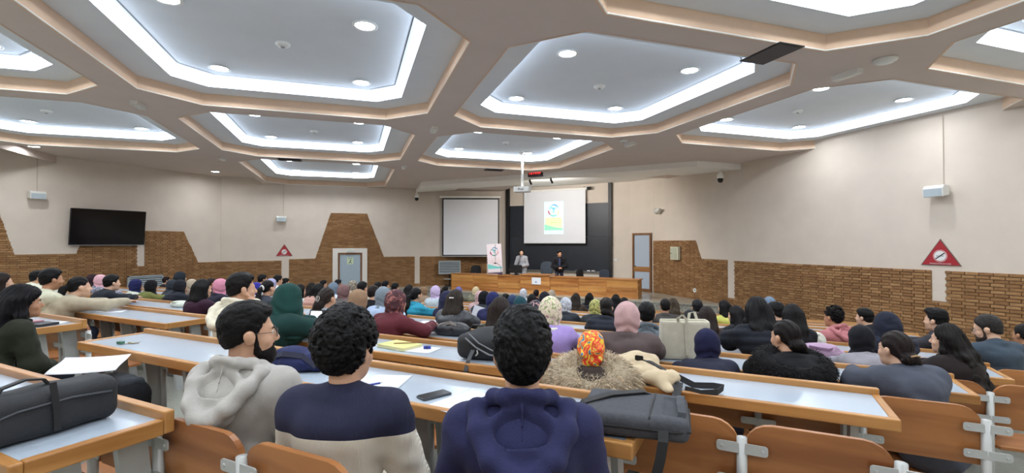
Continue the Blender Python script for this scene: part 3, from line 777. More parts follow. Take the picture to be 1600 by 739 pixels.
MB().bb(-.19, .19, -.002, .004, -.13, .13).build('sheet', mat('paper', (232, 236, 242), .7, var=.01), o)
MB().lathe([(0, 0), (.035, 0), (.035, .002), (0, .002)], 14, (-.01, -.004, -.04), Matrix.Rotation(math.pi/2, 3, 'X')).build('emblem', mat('emblem_blue', (130, 160, 200), .6, var=0), o)

# roll-up banner
bx, bd = at(774, 17.95)
ban = empty('rollup_banner', (bx, 17.95, STAGE_Z), YAW - .05, 'pink and white roll-up banner with a round colourful emblem', 'banner')
sheet = link('banner_sheet', None, ban); sheet.location = (0, 0, .72); sheet.rotation_euler = (math.radians(-3), math.radians(-3.5), 0)
poster(sheet, .62, 1.20, 0, 0, {'paper': (250, 238, 244), 'wave': (130, 222, 218), 'logo': ((70, 150, 200), (190, 70, 130), (50, 150, 140), (230, 120, 140), (80, 200, 215)), 'ink': ((226, 180, 190), (226, 200, 160))})
MB().bb(-.31, .31, -.002, .002, -.12, -.02).build('dark_strip', mat('banner_strip', (90, 70, 110), .5, var=0), sheet)
MB().bb(-.34, .30, -.03, .03, .32, .60).build('lower_sheet', mat('banner_low', (244, 232, 236), .5, var=.02), ban)
MB().bb(-.34, .34, -.10, .10, 0, .09).build('base', M_STEEL, ban, bevel=.01)
MB().tube([(0, .03, .05), (0, .03, 1.9)], .012).build('pole', M_STEEL, ban)
# monitor and gooseneck microphone on the podium
mx, _ = at(806, 17.35)
o = empty('monitor', (mx, 17.35, STAGE_Z + .676), math.radians(185), 'black computer monitor seen from behind on the podium', 'monitor')
MB().rbox((0, 0, .24), (.52, .05, .32), .015, 3, 'Y').build('housing', M_BLACK, o)
MB().bb(-.05, .05, -.06, .02, .02, .12).build('neck', M_BLACK, o); MB().bb(-.13, .13, -.12, .1, 0, .015).build('foot', M_BLACK, o)
MB().lathe([(0, 0), (.03, 0), (.03, .004), (0, .004)], 12, (0, -.03, .26), Matrix.Rotation(math.pi/2, 3, 'X')).build('logo_disc', M_STEEL, o)
mx, _ = at(783, 17.25)
o = empty('gooseneck_microphone', (mx, 17.25, STAGE_Z + .676), math.radians(20), 'thin gooseneck microphone bending over the podium before the banner', 'microphone')
MB().bb(-.12, .06, -.06, .06, 0, .03).build('base', M_BLACK, o, bevel=.008)
MB().tube([(-.02, 0, .03), (0, 0, .15), (.0, 0, .28), (-.05, 0, .38), (-.14, 0, .44), (-.22, 0, .46)], .009, 8).build('neck', M_DARKMETAL, o, True)
MB().tube([(-.20, 0, .455), (-.29, 0, .463)], .022, 10).build('capsule', M_BLACK, o, True)

# stage chairs
def stage_chair(x, y, rz, s, col, label):
    o = empty('office_chair', (x, y, STAGE_Z), rz, label, 'chair', 'chairs behind the podium')
    mm = mat('chair_fabric_%d' % col[0], col, .8, var=.1, bump=.1)
    MB().rbox((0, 0, .46*s), (.48*s, .46*s, .08*s), .1*s, 4, 'Z').build('seat', mm, o, bevel=.02)
    m = MB(); m.rbox((0, 0, 0), (.5*s, .06*s, .52*s), .16*s, 5, 'Y'); 
    for i, (vx, vy, vz) in enumerate(m.v): m.v[i] = (vx, vy - .22*s + .25*vx*vx/s - .1*vz, vz + .80*s)
    m.build('backrest', mm, o, bevel=.015)
    MB().tube([(0, 0, .1*s), (0, 0, .43*s)], .03).build('gas_column', M_DARKMETAL, o)
    MB().tube([(0, -.1*s, .42*s), (0, -.26*s, .44*s), (0, -.25*s, .65*s)], .018).build('back_arm', M_BLACK, o)
    for a in range(5):
        t = 2*math.pi*a/5
        f = MB().tube([(0, 0, .12*s), (.28*s*math.cos(t), .28*s*math.sin(t), .07)], .018).build('foot', M_BLACK, o)
        MB().lathe([(0, -.02), (.035, -.02), (.035, .02), (0, .02)], 10, (.28*s*math.cos(t), .28*s*math.sin(t), .036), Matrix.Rotation(math.pi/2, 3, 'X')).build('caster', M_BLACK, f)
def chair_at(px, V, rz, s, col, label):
    stage_chair(at(px, V)[0], V, rz, s, col, label)
chair_at(742, 18.1, math.pi + .3, .92, (26, 26, 30), 'black office chair left of the roll-up banner')
chair_at(850, 18.2, math.pi - .1, 1.12, (66, 74, 84), 'tall grey office chair between the two standing speakers')
chair_at(912, 18.0, math.pi + 1.3, .9, (24, 24, 28), 'black office chair turned sideways behind the podium')
chair_at(941, 18.0, math.pi - .2, .88, (40, 48, 60), 'dark blue chair back nearest the right end of the podium')
# ================================================================ implicit-surface modelling (bodies, clothes, hair, bags)
def axis(lo, hi, h, fine=()):
    out = [lo]; x = lo
    while x < hi:
        s = h
        for a, b, hf in fine:
            if a - h <= x <= b: s = min(s, hf)
        x += s; out.append(x)
    return np.array(out, dtype=np.float32)
class Vox:
    def __init__(s, lo, hi, h, fine=None):
        fine = fine or ((), (), ())
        s.ax = [axis(lo[i], hi[i], h, fine[i]) for i in range(3)]
        s.v = np.full([len(a) for a in s.ax], 1.0, dtype=np.float32)
    def region(s, lo, hi):
        sl = []
        for i in range(3):
            a = max(0, int(np.searchsorted(s.ax[i], lo[i])) - 1); b = min(len(s.ax[i]), int(np.searchsorted(s.ax[i], hi[i])) + 2)
            if b <= a: return None, None
            sl.append(slice(a, b))
        X, Y, Z = np.meshgrid(s.ax[0][sl[0]], s.ax[1][sl[1]], s.ax[2][sl[2]], indexing='ij', sparse=True)
        return tuple(sl), (X, Y, Z)
    def put(s, sl, d, k):
        a = s.v[sl]
        if k > 0:
            h = np.maximum(k - np.abs(a - d), 0) / k
            s.v[sl] = np.minimum(a, d) - h * h * k * .25
        else: s.v[sl] = np.minimum(a, d)
    def cut(s, sl, d, k):
        a = s.v[sl]; d = -d
        h = np.maximum(k - np.abs(a - d), 0) / max(k, 1e-6)
        s.v[sl] = np.maximum(a, d) + h * h * k * .25
    def cap(s, a, b, ra, rb=None, k=.03, neg=False):
        rb = ra if rb is None else rb; a = np.array(a, float); b = np.array(b, float)
        mr = max(ra, rb) + k + .03
        sl, g = s.region(np.minimum(a, b) - mr, np.maximum(a, b) + mr)
        if sl is None: return s
        ab = b - a; L = max(float(ab @ ab), 1e-9)
        px, py, pz = g[0] - a[0], g[1] - a[1], g[2] - a[2]
        t = np.clip((px * ab[0] + py * ab[1] + pz * ab[2]) / L, 0, 1)
        d = np.sqrt((px - t * ab[0]) ** 2 + (py - t * ab[1]) ** 2 + (pz - t * ab[2]) ** 2) - (ra + (rb - ra) * t)
        (s.cut if neg else s.put)(sl, d.astype(np.float32), k); return s
    def chain(s, pts, rs, k=.03):
        for i in range(len(pts) - 1): s.cap(pts[i], pts[i+1], rs[i], rs[i+1], k)
        return s
    def ell(s, c, r, k=.03, R=None, neg=False):
        c = np.array(c, float); r = np.array(r, float); mr = (max(r) if R is not None else r) + k + .03
        sl, g = s.region(c - mr, c + mr)
        if sl is None: return s
        p = [g[0] - c[0], g[1] - c[1], g[2] - c[2]]
        if R is not None:   # rows of R^T: local axes
            q = [p[0] * R[0][i] + p[1] * R[1][i] + p[2] * R[2][i] for i in range(3)]
        else: q = p
        k0 = np.sqrt((q[0] / r[0]) ** 2 + (q[1] / r[1]) ** 2 + (q[2] / r[2]) ** 2) + 1e-6
        k1 = np.sqrt((q[0] / r[0] ** 2) ** 2 + (q[1] / r[1] ** 2) ** 2 + (q[2] / r[2] ** 2) ** 2) + 1e-6
        d = k0 * (k0 - 1) / k1
        (s.cut if neg else s.put)(sl, d.astype(np.float32), k); return s
    def rbx(s, c, half, r, k=.0, R=None, neg=False):
        c = np.array(c, float); half = np.array(half, float); mr = float(np.linalg.norm(half)) + k + .03
        sl, g = s.region(c - mr, c + mr)
        if sl is None: return s
        p = [g[0] - c[0], g[1] - c[1], g[2] - c[2]]
        if R is not None: p = [p[0] * R[0][i] + p[1] * R[1][i] + p[2] * R[2][i] for i in range(3)]
        q = [np.abs(p[i]) - (half[i] - r) for i in range(3)]
        d = np.sqrt(np.maximum(q[0], 0) ** 2 + np.maximum(q[1], 0) ** 2 + np.maximum(q[2], 0) ** 2) + np.minimum(np.maximum(np.maximum(q[0], q[1]), q[2]), 0) - r
        (s.cut if neg else s.put)(sl, d.astype(np.float32), k); return s
    def plane(s, p, n, k=.01):
        """remove everything on the side the normal points to"""
        n = np.array(n, float); n /= np.linalg.norm(n)
        sl = tuple(slice(0, None) for _ in range(3))
        X, Y, Z = np.meshgrid(*s.ax, indexing='ij', sparse=True)
        d = -((X - p[0]) * n[0] + (Y - p[1]) * n[1] + (Z - p[2]) * n[2])
        s.cut(sl, d.astype(np.float32), k); return s
    def arrays(s):
        v = s.v; nx, ny, nz = v.shape
        for sl in ((0,), (-1,)):
            v[sl[0], :, :] = np.maximum(v[sl[0], :, :], .01); v[:, sl[0], :] = np.maximum(v[:, sl[0], :], .01); v[:, :, sl[0]] = np.maximum(v[:, :, sl[0]], .01)
        ins = v < 0
        S = np.zeros((nx, ny, nz, 3), np.float32); C = np.zeros((nx, ny, nz), np.float32)
        X = s.ax
        quads = []
        for axn in range(3):
            a = [slice(None)] * 3; b = [slice(None)] * 3; a[axn] = slice(0, -1); b[axn] = slice(1, None)
            A, B = ins[tuple(a)], ins[tuple(b)]
            idx = np.argwhere(A != B)
            if not len(idx): continue
            j = idx.copy(); j[:, axn] += 1
            v0 = v[idx[:, 0], idx[:, 1], idx[:, 2]]; v1 = v[j[:, 0], j[:, 1], j[:, 2]]
            t = v0 / (v0 - v1)
            P = np.stack([X[i][idx[:, i]] for i in range(3)], 1)
            P[:, axn] += t * (X[axn][j[:, axn]] - X[axn][idx[:, axn]])
            o1, o2 = [(1, 2), (2, 0), (0, 1)][axn]
            cells = []
            for d1, d2 in ((-1, -1), (0, -1), (0, 0), (-1, 0)):
                c = idx.copy(); c[:, o1] += d1; c[:, o2] += d2
                np.add.at(S, (c[:, 0], c[:, 1], c[:, 2]), P); np.add.at(C, (c[:, 0], c[:, 1], c[:, 2]), 1)
                cells.append(c)
            flip = ~A[idx[:, 0], idx[:, 1], idx[:, 2]]
            quads.append((cells, flip))
        act = np.argwhere(C > 0)
        ids = np.full(C.shape, -1, np.int64); ids[act[:, 0], act[:, 1], act[:, 2]] = np.arange(len(act))
        verts = S[act[:, 0], act[:, 1], act[:, 2]] / C[act[:, 0], act[:, 1], act[:, 2]][:, None]
        F = []
        for cells, flip in quads:
            q = np.stack([ids[c[:, 0], c[:, 1], c[:, 2]] for c in cells], 1)
            q[flip] = q[flip][:, ::-1]
            F.append(q)
        return verts, (np.concatenate(F) if F else np.zeros((0, 4), int))
    def mesh(s, name, m=None, disp=None, slot=True):
        verts, F = s.arrays()
        me = bpy.data.meshes.new(name)
        me.vertices.add(len(verts)); me.vertices.foreach_set('co', verts.astype(np.float32).ravel())
        me.loops.add(F.size); me.loops.foreach_set('vertex_index', F.astype(np.int32).ravel())
        me.polygons.add(len(F)); me.polygons.foreach_set('loop_start', np.arange(0, F.size, 4, dtype=np.int32))
        me.polygons.foreach_set('use_smooth', np.ones(len(F), bool))
        me.update(calc_edges=True)
        if disp is not None:
            n = np.zeros(len(verts) * 3, np.float32); me.vertices.foreach_get('normal', n); n = n.reshape(-1, 3)
            verts = verts + n * disp(verts)[:, None]
            me.vertices.foreach_set('co', verts.astype(np.float32).ravel()); me.update()
        me.materials.append(m)
        return me
def vnoise(p, seed=0):
    """smooth value noise on an array of points"""
    i = np.floor(p).astype(np.int64); f = p - i; f = f * f * (3 - 2 * f)
    def h(a):
        n = (a[:, 0] * 73856093) ^ (a[:, 1] * 19349663) ^ (a[:, 2] * 83492791) ^ (seed * 2654435)
        n = (n ^ (n >> 13)) * 1274126177; n = n ^ (n >> 16)
        return (n & 0xffff) / 65535.0 - .5
    r = 0
    for dx in (0, 1):
        for dy in (0, 1):
            for dz in (0, 1):
                w = (f[:, 0] if dx else 1 - f[:, 0]) * (f[:, 1] if dy else 1 - f[:, 1]) * (f[:, 2] if dz else 1 - f[:, 2])
                r = r + w * h(i + np.array([dx, dy, dz]))
    return r
def folds(amp, sc=(9, 9, 14), seed=1, ridge=True):
    def f(p):
        n = vnoise(p * np.array(sc) + 37.3, seed) + .5 * vnoise(p * np.array(sc) * 2.1 + 11.1, seed + 5)
        return amp * (n if not ridge else (n - .6 * np.abs(n) * 1.6 + .1))
    return f

# ---------------------------------------------------------------- the figure
def rotm(yaw=0, pitch=0, roll=0):
    return Matrix.Rotation(math.radians(yaw), 3, 'Z') @ Matrix.Rotation(math.radians(-pitch), 3, 'X') @ Matrix.Rotation(math.radians(roll), 3, 'Y')
def joints(p):
    L = math.radians(p.get('lean', 8)); sh = p.get('sh', .175)
    stand = p.get('stand', False)
    hz = .90 if stand else .555
    P = Vector((0, 0, hz)); W = P + .20 * Vector((0, math.sin(.7 * L), math.cos(.7 * L)))
    N = W + .29 * Vector((0, math.sin(1.3 * L), math.cos(1.3 * L)))
    d2 = (N - W).normalized()
    hp = p.get('pitch', 0)
    H = N + Vector((0, .03 + .07 * math.sin(1.2 * L) + .04 * math.sin(math.radians(hp)), .148 - .02 * math.sin(1.2 * L) - .02 * abs(math.sin(math.radians(hp)))))
    J = {'P': P, 'W': W, 'N': N, 'H': H, 'C': W + d2 * .13, 'R': rotm(p.get('yaw', 0), hp, p.get('roll', 0)), 'd2': d2}
    for s, n in ((-1, 'l'), (1, 'r')):
        S = N + Vector((s * sh, 0, 0)) - d2 * .070 + Vector((0, .01, 0)); J['S' + n] = S
        arm = p.get('arm_' + n, p.get('arms', 'desk'))
        if isinstance(arm, tuple): E, Wr = Vector(arm[0]), Vector(arm[1])
        elif arm == 'desk': E, Wr = Vector((s * (sh + .06), S.y + .15, .885)), Vector((s * .09, S.y + .37, .885))
        elif arm == 'lap': E, Wr = Vector((s * (sh + .07), S.y + .06, S.z - .27)), Vector((s * .10, S.y + .21, S.z - .33))
        elif arm == 'side': E, Wr = Vector((s * (sh + .06), S.y - .03, S.z - .29)), Vector((s * (sh + .04), S.y + .06, S.z - .53))
        elif arm == 'chin': E, Wr = Vector((s * (sh + .02), S.y + .24, .83)), H + J['R'] @ Vector((s * .055, .085, -.13))
        elif arm == 'mouth': E, Wr = Vector((s * (sh + .05), S.y + .12, S.z - .25)), H + J['R'] @ Vector((s * .05, .17, -.15))
        elif arm == 'front': E, Wr = Vector((s * (sh + .08), S.y + .02, S.z - .28)), Vector((s * .05, S.y + .24, S.z - .32))
        J['E' + n], J['W' + n] = E, Wr
        J['H' + n] = P + Vector((s * .09, 0, .0))
        if stand: J['K' + n], J['A' + n] = Vector((s * .10, .02, .48)), Vector((s * .10, 0, .09))
        else:
            kx = s * p.get('knee', .13); J['K' + n], J['A' + n] = Vector((kx, .42, .53)), Vector((kx, .40, .09))
    return J
def head_field(V, H, R):
    def w(*q): return H + R @ Vector(q)
    RR = [[R[i][j] for j in range(3)] for i in range(3)]
    V.ell(w(0, -.014, .032), (.074, .095, .090), .02, RR)
    V.ell(w(0, .026, -.03), (.060, .068, .085), .03, RR)
    V.ell(w(0, .040, -.078), (.047, .048, .042), .03, RR)
    V.cap(w(-.03, .079, .020), w(.03, .079, .020), .011, k=.012)
    for s in (-1, 1):
        V.ell(w(s * .031, .097, .000), (.017, .014, .011), .012, RR, neg=True)
        V.ell(w(s * .031, .077, .000), (.0135, .012, .011), .004, RR)
        V.ell(w(s * .042, .058, -.035), (.022, .022, .02), .02, RR)
        V.ell(w(s * .076, -.006, -.012), (.011, .022, .032), .008, RR)
        V.ell(w(s * .085, -.014, -.003), (.007, .019, .022), .006, RR)
    V.cap(w(0, .086, .008), w(0, .108, -.030), .008, .012, .010)
    V.ell(w(0, .100, -.036), (.016, .011, .009), .008, RR)
    V.ell(w(0, .089, -.062), (.022, .010, .006), .006, RR); V.ell(w(0, .087, -.073), (.019, .010, .006), .005, RR)
    V.cap(w(-.02, .101, -.0675), w(.02, .101, -.0675), .003, k=.003, neg=True)
    V.ell(w(0, .075, -.102), (.02, .018, .018), .02, RR)
def hand_field(V, E, W, side, curl=.5, k=.008):
    d = (W - E).normalized(); up = Vector((0, 0, 1)); lat = d.cross(up)
    lat = lat.normalized() if lat.length > .1 else Vector((1, 0, 0)); n = lat.cross(d).normalized()
    q = -1 if side == 'r' else 1          # thumb towards the body's middle
    pc = W + d * .045
    RR = [[lat[i], d[i], n[i]] for i in range(3)]
    V.ell(pc, (.038, .052, .017), .015, RR)
    for i, (o, l) in enumerate(((-.030, .060), (-.011, .074), (.009, .070), (.028, .052))):
        a = W + d * .085 + lat * (-q * o) ; b = a + d * l * .45 - n * (.10 * curl * l / .06 * .12); c = b + (d * (1 - curl) - n * curl).normalized() * l * .5
        V.chain([a, b, c], [.0095, .009, .0075], k)
    a = W + d * .02 + lat * (q * .032); V.chain([a, a + d * .03 + lat * q * .022, a + d * .062 + lat * q * .024 - n * .01], [.012, .010, .008], k)
def bounds(J, pad=.16):
    pts = np.array([tuple(J[k]) for k in J if isinstance(J[k], Vector)])
    return pts.min(0) - pad, pts.max(0) + pad
def body_mesh(p, h=.016, hf=.009):
    J = joints(p); lo, hi = bounds(J); lo[2] = -.02; hi[2] = J['H'].z + .15
    H, N = J['H'], J['N']
    fine = [[(H.x - .11, H.x + .11, hf)], [(H.y - .13, H.y + .14, hf)], [(N.z - .02, H.z + .15, hf)]]
    if p.get('hands'):
        for n in 'lr':
            W = J['W' + n]
            for i in range(3): fine[i].append((W[i] - .12, W[i] + .14, .008))
    V = Vox(lo, hi, h, fine)
    V.ell(J['P'], (.15, .11, .11), .04); V.ell((J['P'] + J['W']) / 2 + Vector((0, 0, .03)), (.13, .095, .14), .05)
    V.ell(J['C'], (.15, .10, .15), .05)
    V.cap(J['Sl'], J['Sr'], .05, k=.05)
    V.cap(N - J['d2'] * .05, H + J['R'] @ Vector((0, -.025, -.05)), .056, .052, .03)
    for n in 'lr':
        V.chain([J['S' + n], J['E' + n], J['W' + n]], [.048, .036, .026], .03)
        hand_field(V, J['E' + n], J['W' + n], n, p.get('curl', .5))
        V.chain([J['H' + n], J['K' + n], J['A' + n]], [.075, .052, .038], .04)
        a = J['A' + n]; V.cap(a + Vector((0, -.02, -.04)), a + Vector((0, .15, -.055)), .035, .03, .02)
    head_field(V, H, J['R'])
    return V.mesh('person'), J
def garment_mesh(p, kind, h=.016, seed=1):
    J = joints(p); g = {'sweater': .012, 'hoodie': .016, 'jacket': .020, 'puffer': .034, 'coat': .022}[kind] + p.get('bulk', 0)
    lo, hi = bounds(J, .2); lo[2] = (.40 if not p.get('stand') else .55); N = J['N']; hi[2] = N.z + .13
    V = Vox(lo, hi, h)
    V.ell(J['P'] + Vector((0, 0, .0)), (.165 + g, .115 + g, .12 + g), .05); V.ell((J['P'] + J['W']) / 2 + Vector((0, 0, .03)), (.14 + g, .098 + g, .15), .06)
    V.ell(J['C'], (.155 + g, .105 + g, .155), .06)
    V.ell(J['C'] + J['d2'] * .07 + Vector((0, -.015, 0)), (.165 + g, .09 + g, .08), .06)
    V.cap(J['Sl'], J['Sr'], .052 + g * .7, k=.05)
    for n in 'lr':
        V.cap(N + Vector((0, -.012, -.012)), J['S' + n], .046 + g * .5, .05 + g * .7, .05)
        V.chain([J['S' + n], J['E' + n], J['W' + n]], [.056 + g, .045 + g, .034 + g * .7], .035)
        if kind in ('sweater', 'hoodie'): V.cap(J['W' + n] + (J['E' + n] - J['W' + n]).normalized() * .045, J['W' + n] + (J['E' + n] - J['W' + n]).normalized() * .02, .042 + g * .5, k=.006)
    if kind == 'coat':
        for n in 'lr': V.cap(J['H' + n], J['H' + n].lerp(J['K' + n], .85), .11, .10, .05)
    # neck opening / collars
    up = (J['H'] - N).normalized()
    if kind in ('sweater', 'puffer', 'jacket', 'coat'):
        R_ = .066 + (.012 if kind != 'sweater' else 0); ht = {'sweater': .0, 'jacket': .03, 'coat': .035, 'puffer': .045}[kind]
        base = N + Vector((0, -.005, -.012))
        pts = [base + up * ht * .5 + Vector((R_ * math.cos(t), R_ * 1.05 * math.sin(t), .012 * -math.sin(t))) for t in [2 * math.pi * i / 14 for i in range(15)]]
        V.chain(pts, [.014 + ht * .35] * 15, .012)
    if kind == 'puffer': disp = lambda q: .010 * np.abs(np.sin(q[:, 2] * 42 + q[:, 1] * 8)) + folds(.008, seed=seed)(q)
    else:
        a_ = {'sweater': .014, 'hoodie': .019, 'jacket': .018, 'coat': .016}[kind]
        def disp(q):
            w = vnoise(q * np.array([5., 5, 7]) + 3.1, seed) * 2.2
            c = np.sin((q[:, 2] * 26 + np.abs(q[:, 0]) * 30 + 6 * w)) * np.clip(.35 + 1.6 * vnoise(q * 6 + 9.7, seed + 2), 0, 1)
            low = np.clip((J['N'].z - .12 - q[:, 2]) / .25, .15, 1)
            return a_ * (.55 * c * low + .8 * vnoise(q * np.array([12., 12, 20]), seed + 1))
    return V.mesh(kind, disp=disp)
def hood_mesh(h=.008, seed=1):
    """hood lying open on the back, origin at the base of the neck"""
    V = Vox((-.24, -.30, -.24), (.24, .16, .15), h)
    def both(pts): return [(-x, y, z) for x, y, z in pts] + [p_ for p_ in pts[::-1][1:]]
    V.ell((0, -.100, -.065), (.122, .066, .105), .03); V.ell((0, -.135, -.14), (.075, .04, .06), .04)
    V.chain(both([(.075, .085, -.020), (.115, .03, .004), (.137, -.045, .014), (.128, -.110, -.030), (.088, -.160, -.098), (.035, -.178, -.140), (0, -.180, -.150)]), [.020, .026, .029, .030, .030, .030, .030, .030, .030, .030, .029, .026, .020], .02)
    V.chain(both([(.060, .070, .0), (.082, .02, .025), (.084, -.04, .048), (.050, -.082, .058), (0, -.092, .060)]), [.018, .022, .023, .023, .023, .023, .023, .022, .018], .018)
    V.ell((0, -.128, -.01), (.085, .036, .085), .02, neg=True)
    V.cap((0, -.10, .04), (0, -.142, -.11), .004, k=.012)
    V.cap((0, -.01, -.10), (0, .015, .14), .060, .062, .012, neg=True)
    def dd(q):
        return .0012 * np.sin(q[:, 2] * 90 + q[:, 0] * 40) + .005 * vnoise(q * 14, seed) + .003 * vnoise(q * 34, seed)
    return V.mesh('hood', disp=dd)
def trousers_mesh(p, h=.018):
    J = joints(p); lo, hi = bounds(J, .2); lo[2] = .04; hi[2] = J['P'].z + .16; V = Vox(lo, hi, h)
    V.ell(J['P'] + Vector((0, 0, .01)), (.165, .118, .11), .05)
    for n in 'lr': V.chain([J['H' + n], J['K' + n], J['A' + n] + Vector((0, 0, .01))], [.088, .068, .055], .03)
    return V.mesh('trousers', disp=folds(.012, (10, 10, 10), 4))
def shoe_mesh(): 
    V = Vox((-.08, -.12, -.01), (.08, .24, .14), .012)
    V.cap((0, -.03, .05), (0, .15, .035), .045, .038, .02); V.cap((0, -.03, .05), (0, -.02, .10), .045, .045, .02); V.plane((0, 0, .003), (0, 0, -1))
    return V.mesh('shoe')

# ---------------------------------------------------------------- hair and headscarves, in head coordinates
def hair_cuts(V, nape=-.075, fringe=.0):
    V.plane((0, .070 + fringe, .062), (0, .80, -.60), .02)
    V.plane((0, -.10, nape), (0, .62, -1.0), .02)
    return V
def hair_mesh(kind, h=.010, seed=1):
    rr = random.Random(seed)
    if kind in ('short', 'quiff', 'crop'):
        t = {'short': .013, 'quiff': .012, 'crop': .011}[kind]
        V = Vox((-.14, -.16, -.14), (.14, .16, .18), h)
        V.ell((0, -.018, .036), (.074 + t, .094 + t, .092 + t), .02)
        V.ell((0, -.05, -.03), (.068, .055, .06), .03)
        if kind == 'short': V.ell((0, .02, .085), (.07, .075, .045), .03)
        if kind == 'quiff': V.ell((0, .05, .105), (.06, .06, .04), .03); V.ell((0, -.02, .10), (.07, .09, .045), .03)
        hair_cuts(V)
        for s in (-1, 1):
            V.cap((s * .072, .02, .03), (s * .070, .018, -.02), .010, .007, .01)
            V.ell((s * .085, -.008, -.01), (.02, .026, .034), .008, neg=True)
        return V.mesh('hair', disp=(lambda q: .003 * vnoise(q * 120, seed)) if kind == 'crop' else (lambda q: folds(.010, (45, 16, 45), seed)(q) + .004 * vnoise(q * 120, seed)))
    if kind in ('curly', 'wavy'):
        V = Vox((-.15, -.17, -.14), (.15, .15, .19), h * .6)
        V.ell((0, -.02, .040), (.081, .099, .095), .02); V.ell((0, -.055, -.035), (.066, .048, .06), .03); hair_cuts(V)
        for s in (-1, 1): V.ell((s * .085, -.008, -.01), (.02, .026, .034), .008, neg=True)
        n = 1250 if h < .008 else 300
        for i in range(n):
            u = rr.uniform(-.9, 1); a = rr.uniform(0, 2 * math.pi); q = math.sqrt(1 - u * u)
            g = 1.0 + (.10 if kind == 'curly' else .05) * max(0, u) + rr.uniform(-.05, .10 if kind == 'curly' else .05)
            c = Vector((.086 * q * math.cos(a) * g, -.022 + .104 * q * math.sin(a) * g, .040 + .104 * u * g))
            if (c.y - .074) * .8 - (c.z - .062) * .6 > 0: continue
            if .62 * (c.y + .10) - (c.z + .080) > 0: continue
            if abs(c.x) > .055 and -.035 < c.y < .025 and -.05 < c.z < .025: continue
            nr = Vector((c.x / .086, (c.y + .022) / .104, (c.z - .04) / .104)).normalized()
            if kind == 'curly':
                t1 = nr.cross(Vector((rr.gauss(0, 1), rr.gauss(0, 1), rr.gauss(0, 1)))).normalized(); t2 = nr.cross(t1)
                R_ = rr.uniform(.007, .012); pts = [c + t1 * R_ * math.cos(x_) + t2 * R_ * math.sin(x_) + nr * (.004 * x_ / 3) for x_ in (0, 1.3, 2.6, 3.9)]
                V.chain(pts, [.0055] * 4, .001)
            else:
                w = vnoise(np.array([[c.x * 11, c.y * 11, c.z * 11]]), 4)[0] * 4
                dn = Vector((math.sin(w), -.3 * math.cos(w), -1.0 + .9 * abs(math.sin(w)))); t1 = (dn - nr * dn.dot(nr)).normalized(); t2 = nr.cross(t1)
                L_ = rr.uniform(.016, .030)
                V.chain([c - t1 * L_ - nr * .003, c + t2 * .006 + nr * .004, c + t1 * L_ - nr * .002], [.005, .0068, .003], .001)
        return V.mesh('hair', disp=lambda q: .002 * vnoise(q * 150, seed))
    if kind in ('long', 'longwavy', 'longside', 'bob'):
        V = Vox((-.20, -.36, -.56), (.20, .15, .17), h)
        V.ell((0, -.016, .036), (.086, .106, .104), .02); V.plane((0, .072, .058), (0, .82, -.57), .02)
        e = {'long': -.40, 'longwavy': -.46, 'longside': -.38, 'bob': -.15}[kind]
        w = 1.35 if kind == 'longwavy' else 1.0
        for x in (-.055, 0, .055): V.chain([(x, -.065, .02), (x * 1.15, (-.14 if w > 1 else -.125) if e < -.2 else -.10, -.14), (x * 1.25 * w, (-.27 if w > 1 else -.235) if e < -.2 else -.09, e)], [.052, .052, .038], .035)
        for s in (-1, 1): V.chain([(s * .068, -.01, .03), (s * .078, -.025, -.09), (s * .09 * w, -.06, -.17 if kind != 'longwavy' else -.3)], [.026, .030, .02], .03)
        if kind == 'longside': V.chain([(.05, -.06, -.02), (.10, -.04, -.18), (.13, -.02, -.36)], [.05, .045, .03], .03)
        amp = .016 if kind == 'longwavy' else .006
        def dd(q):
            a = np.arctan2(q[:, 0], -(q[:, 1] - .05))
            r = .0045 * np.sin(a * 34 + 5 * vnoise(q * np.array([6, 6, 5.]), 3) * (3 if kind == 'longwavy' else 1.2))
            if kind == 'longwavy': r = r + .008 * np.clip(-q[:, 2] * 4, 0, 1) * np.sin(q[:, 2] * 62 + 7 * vnoise(q * np.array([22, 22, 4.]), 6))
            return r + amp * vnoise(q * np.array([16, 16, 13 if kind == 'longwavy' else 5.]), seed)
        return V.mesh('hair', disp=dd)
    if kind in ('pony', 'bun', 'clip', 'lowbun'):
        V = Vox((-.17, -.34, -.52), (.17, .15, .17), h)
        V.ell((0, -.016, .034), (.081, .102, .099), .02); V.ell((0, -.05, -.025), (.070, .055, .06), .03); hair_cuts(V, -.07, .004)
        for s in (-1, 1): V.ell((s * .085, -.004, -.014), (.02, .026, .034), .008, neg=True)
        if kind == 'pony': V.chain([(0, -.095, .02), (0, -.155, -.02), (.02, -.20, -.16), (.03, -.27, -.42)], [.03, .036, .042, .018], .02)
        if kind == 'bun': V.ell((0, -.125, .03), (.05, .042, .046), .012)
        if kind == 'lowbun': V.ell((0, -.105, -.045), (.068, .042, .045), .015); V.ell((.05, -.10, -.07), (.04, .03, .04), .02); V.cap((.06, -.09, -.07), (.12, -.10, -.12), .028, .012, .02)
        if kind == 'clip': V.chain([(0, -.10, .02), (-.01, -.13, -.06), (-.05, -.16, -.22), (-.07, -.17, -.34)], [.05, .05, .062, .03], .03)
        def dd(q):
            a = np.arctan2(q[:, 0], q[:, 2] + .2)
            return .0025 * np.sin(a * 55 + 3 * vnoise(q * 9, 2)) + .006 * vnoise(q * np.array([30, 30, 9.]), seed)
        return V.mesh('hair', disp=dd)
